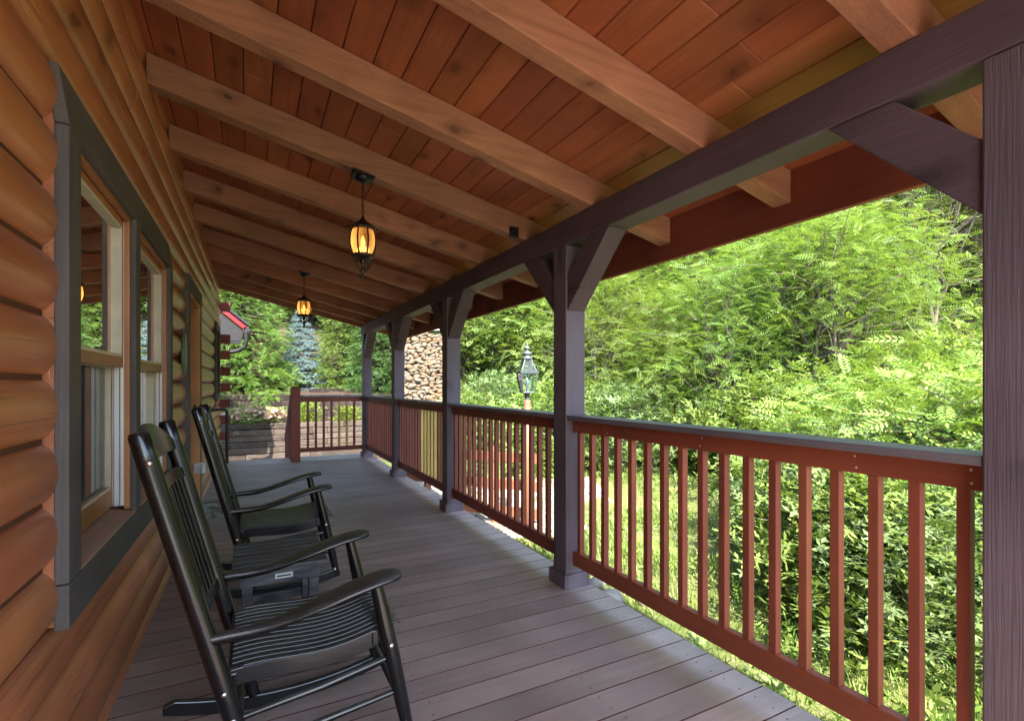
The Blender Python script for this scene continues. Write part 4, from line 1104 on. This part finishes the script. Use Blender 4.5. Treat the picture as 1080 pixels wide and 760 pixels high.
# --- woods
random.seed(3)
G1 = 'feathery trees of the wood beyond the railing'; G2 = 'broad leaved trees on the hillside'; G3 = 'bushes between lawn and wood'; G4 = 'leafy bushes right outside the long railing'
def scatter(kind, keys, spots, label, cat, group, s0, s1, sx=1.0):
    for i, (px, d) in enumerate(spots):
        x, y = at(px, d)
        plant(kind, keys[i % len(keys)], x, y, random.uniform(s0, s1), random.uniform(0, 6.28), label, cat, group, None, sx)
fk = ['locust0', 'locust1', 'locust2']
scatter('feathery_tree', fk, [(700, 10.5), (770, 9.7), (850, 9.2), (910, 9.0), (1120, 9.0), (640, 11.4), (1230, 9)], 'yellow green feathery leaved tree in the front row of the wood beyond the railing', 'tree', G1, .72, .92)
scatter('feathery_tree', fk, [(665, 14), (735, 13.4), (800, 13), (880, 12.6), (960, 13.2), (1050, 12.8), (1150, 12), (1280, 12)], 'feathery leaved tree in the middle of the wooded slope', 'tree', G1, .95, 1.2, 1.1)
scatter('feathery_tree', fk, [(650, 18.5), (720, 18), (790, 17.5), (860, 17), (930, 17.5), (1060, 17), (1150, 16), (700, 24), (800, 24), (900, 24), (1000, 25), (1100, 24)], 'tall feathery leaved tree high on the wooded slope', 'tree', G1, 1.25, 1.6, 1.25)
for (px, d, rt, sc, lb) in ((985, 9.6, .3, .95, 'feathery tree with many bare grey stems showing beside the close purple post'), (880, 8.6, 2.2, .72, 'smaller feathery tree with bare forked stems above the long railing'), (1040, 10.4, 4.0, 1.0, 'bare stemmed tree partly hidden behind the close purple post')):
    x, y = at(px, d); plant('feathery_tree', 'bare0', x, y, sc, rt, lb, 'tree', G1)
bk = ['broad0', 'broad1']
scatter('leafy_tree', bk, [(490, 17), (540, 16.4), (590, 15.6), (628, 14.6), (450, 19.5), (515, 21), (575, 20.5), (625, 20)], 'mid green broad leaved tree on the hillside behind the lamp post', 'tree', G2, .75, 1.0)
scatter('leafy_tree', ['darkb'], [(330, 22), (400, 21.5), (270, 23), (220, 22), (440, 25), (300, 26), (365, 25)], 'distant leafy tree behind the evergreens', 'tree', 'distant trees behind the evergreens', .9, 1.15, 1.2)
scatter('hillside_shrub', ['bushy0', 'paleb', 'bushy1'], [(495, 13.2), (520, 14), (548, 12.4), (575, 12.6), (600, 11.6), (632, 10.6), (585, 10.2), (655, 9.6)], 'rounded bush on the sunny bank behind the lamp post', 'shrub', 'bushes on the bank behind the lamp post', .8, 1.2)
scatter('lawn_shrub', ['paleb', 'bushy0', 'sumac0', 'bushy1'], [(628, 11.6), (668, 11.4), (705, 11.0), (742, 10.2), (772, 9.0), (808, 7.9), (722, 12.6), (790, 10.4), (850, 8.2), (900, 7.6), (960, 7.3), (1030, 7.0)], 'bush at the back edge of the lawn in front of the wood', 'shrub', G3, .75, 1.05)
scatter('sumac_shrub', ['sumac0', 'sumac1'], [(1020, 4.5), (1085, 4.6), (985, 5.6), (885, 5.4), (925, 6.4)], 'sumac bush with long leaflets close outside the long railing', 'shrub', G4, .85, 1.05)
scatter('lawn_shrub', ['bushy1', 'paleb', 'bushy0', 'paleb'], [(985, 4.0), (1045, 3.8), (930, 4.3), (885, 4.7), (845, 5.6), (1015, 4.2), (905, 4.0), (960, 3.65), (950, 5.1), (1060, 5.6), (858, 6.6), (1000, 5.0)], 'low broad leaved bush close outside the long railing', 'shrub', G4, .62, .85)

# ground cover filling the slope between trees, and the lawn
rng = np.random.default_rng(21)
def cover(name, T, n, dens, leaf, size, zoff, label, cat):
    px = rng.uniform(430, 1250, n * 2); d = rng.uniform(dens[0], dens[1], n * 2)
    u = (px - 540) / FPX; X = (SY + u * CY) * d; Y = (CY - u * SY) * d
    ok = (X > 4.2 + 1.2 * np.sin(Y * 1.3)) & ((X > 5.6) | (Y < 12.0)); X, Y = X[ok][:n], Y[ok][:n]
    Z = np.array([height(a, b) for a, b in zip(X, Y)]) + rng.uniform(0, 1, len(X)) ** 2 * zoff
    m = len(X)
    A = place(T, np.stack([X, Y, Z], 1), rng.uniform(0, 6.28, m), rng.normal(.45, .35, m), rng.normal(0, .4, m), size * rng.uniform(.6, 1.3, m))
    me = arr_mesh(name, A); o = link_mesh(name, me, LF[leaf]); return props(o, label, cat, None, 'stuff')
cover('undergrowth', Tr, 9000, (9, 24), 'broad', .26, .5, 'green undergrowth covering the wooded slope', 'undergrowth')
def weeds(name, T, n, leaf, size, label, x0, x1, bias, up=.9):
    X = x0 + rng.uniform(0, 1, n) ** bias * (x1 - x0); Y = rng.uniform(.4, 8.6, n)
    ok = ((np.sin(X * 1.9 + 2) * np.sin(Y * 2.3 + X) > -.1) | (X - Y > .8)) & ((Y < 5.6) | (X > 5.2))
    X, Y = X[ok], Y[ok]; m = len(X)
    Z = np.array([height(a, b) for a, b in zip(X, Y)]) + .01
    k = np.clip(1.2 - .10 * Y, .4, 1.2)
    A = place(T, np.stack([X, Y, Z], 1), rng.uniform(0, 6.28, m), rng.normal(up, .3, m), rng.normal(0, .5, m), size * k * rng.uniform(.5, 1.4, m))
    props(link_mesh(name, arr_mesh(name, A), LF[leaf]), label, name, None, 'stuff')
weeds('weeds', Tr, 3400, 'broad', .13, 'low broad leaved weeds in the lawn and along the bushes', 2.7, 7.6, .9)
weeds('seedlings', Ts, 1300, 'sumac', .19, 'young feathery seedlings at the lawn edge', 3.3, 7.6, .8)
n = 85000
X = 1.92 + rng.uniform(0, 1, n) ** 1.3 * 6.6; Y = rng.uniform(-.6, 10.0, n)
ok = (rng.uniform(0, 1, n) < .45 + .55 * (np.sin(X * 2.3 + 1) * np.sin(Y * 1.9) > -.25)) & ((Y < 5.4) | (X > 5.4) | (rng.uniform(0, 1, n) < .10))
X, Y = X[ok], Y[ok]; n = len(X)
Z = np.array([height(a, b) for a, b in zip(X, Y)]) - .01
az = rng.uniform(0, 6.28, n); h_ = rng.uniform(.04, .13, n); ln = rng.uniform(.2, 1.1, n) * h_; wd = rng.uniform(.0035, .007, n)
B0 = np.stack([X - np.sin(az) * wd, Y + np.cos(az) * wd, Z], 1); B1 = np.stack([X + np.sin(az) * wd, Y - np.cos(az) * wd, Z], 1); TP = np.stack([X + np.cos(az) * ln, Y + np.sin(az) * ln, Z + h_], 1)
me = arr_mesh('grass', np.stack([B0, B1, TP], 1)); props(link_mesh('grass', me, LF['grass']), 'sunlit rough grass outside the railing', 'grass', None, 'stuff')
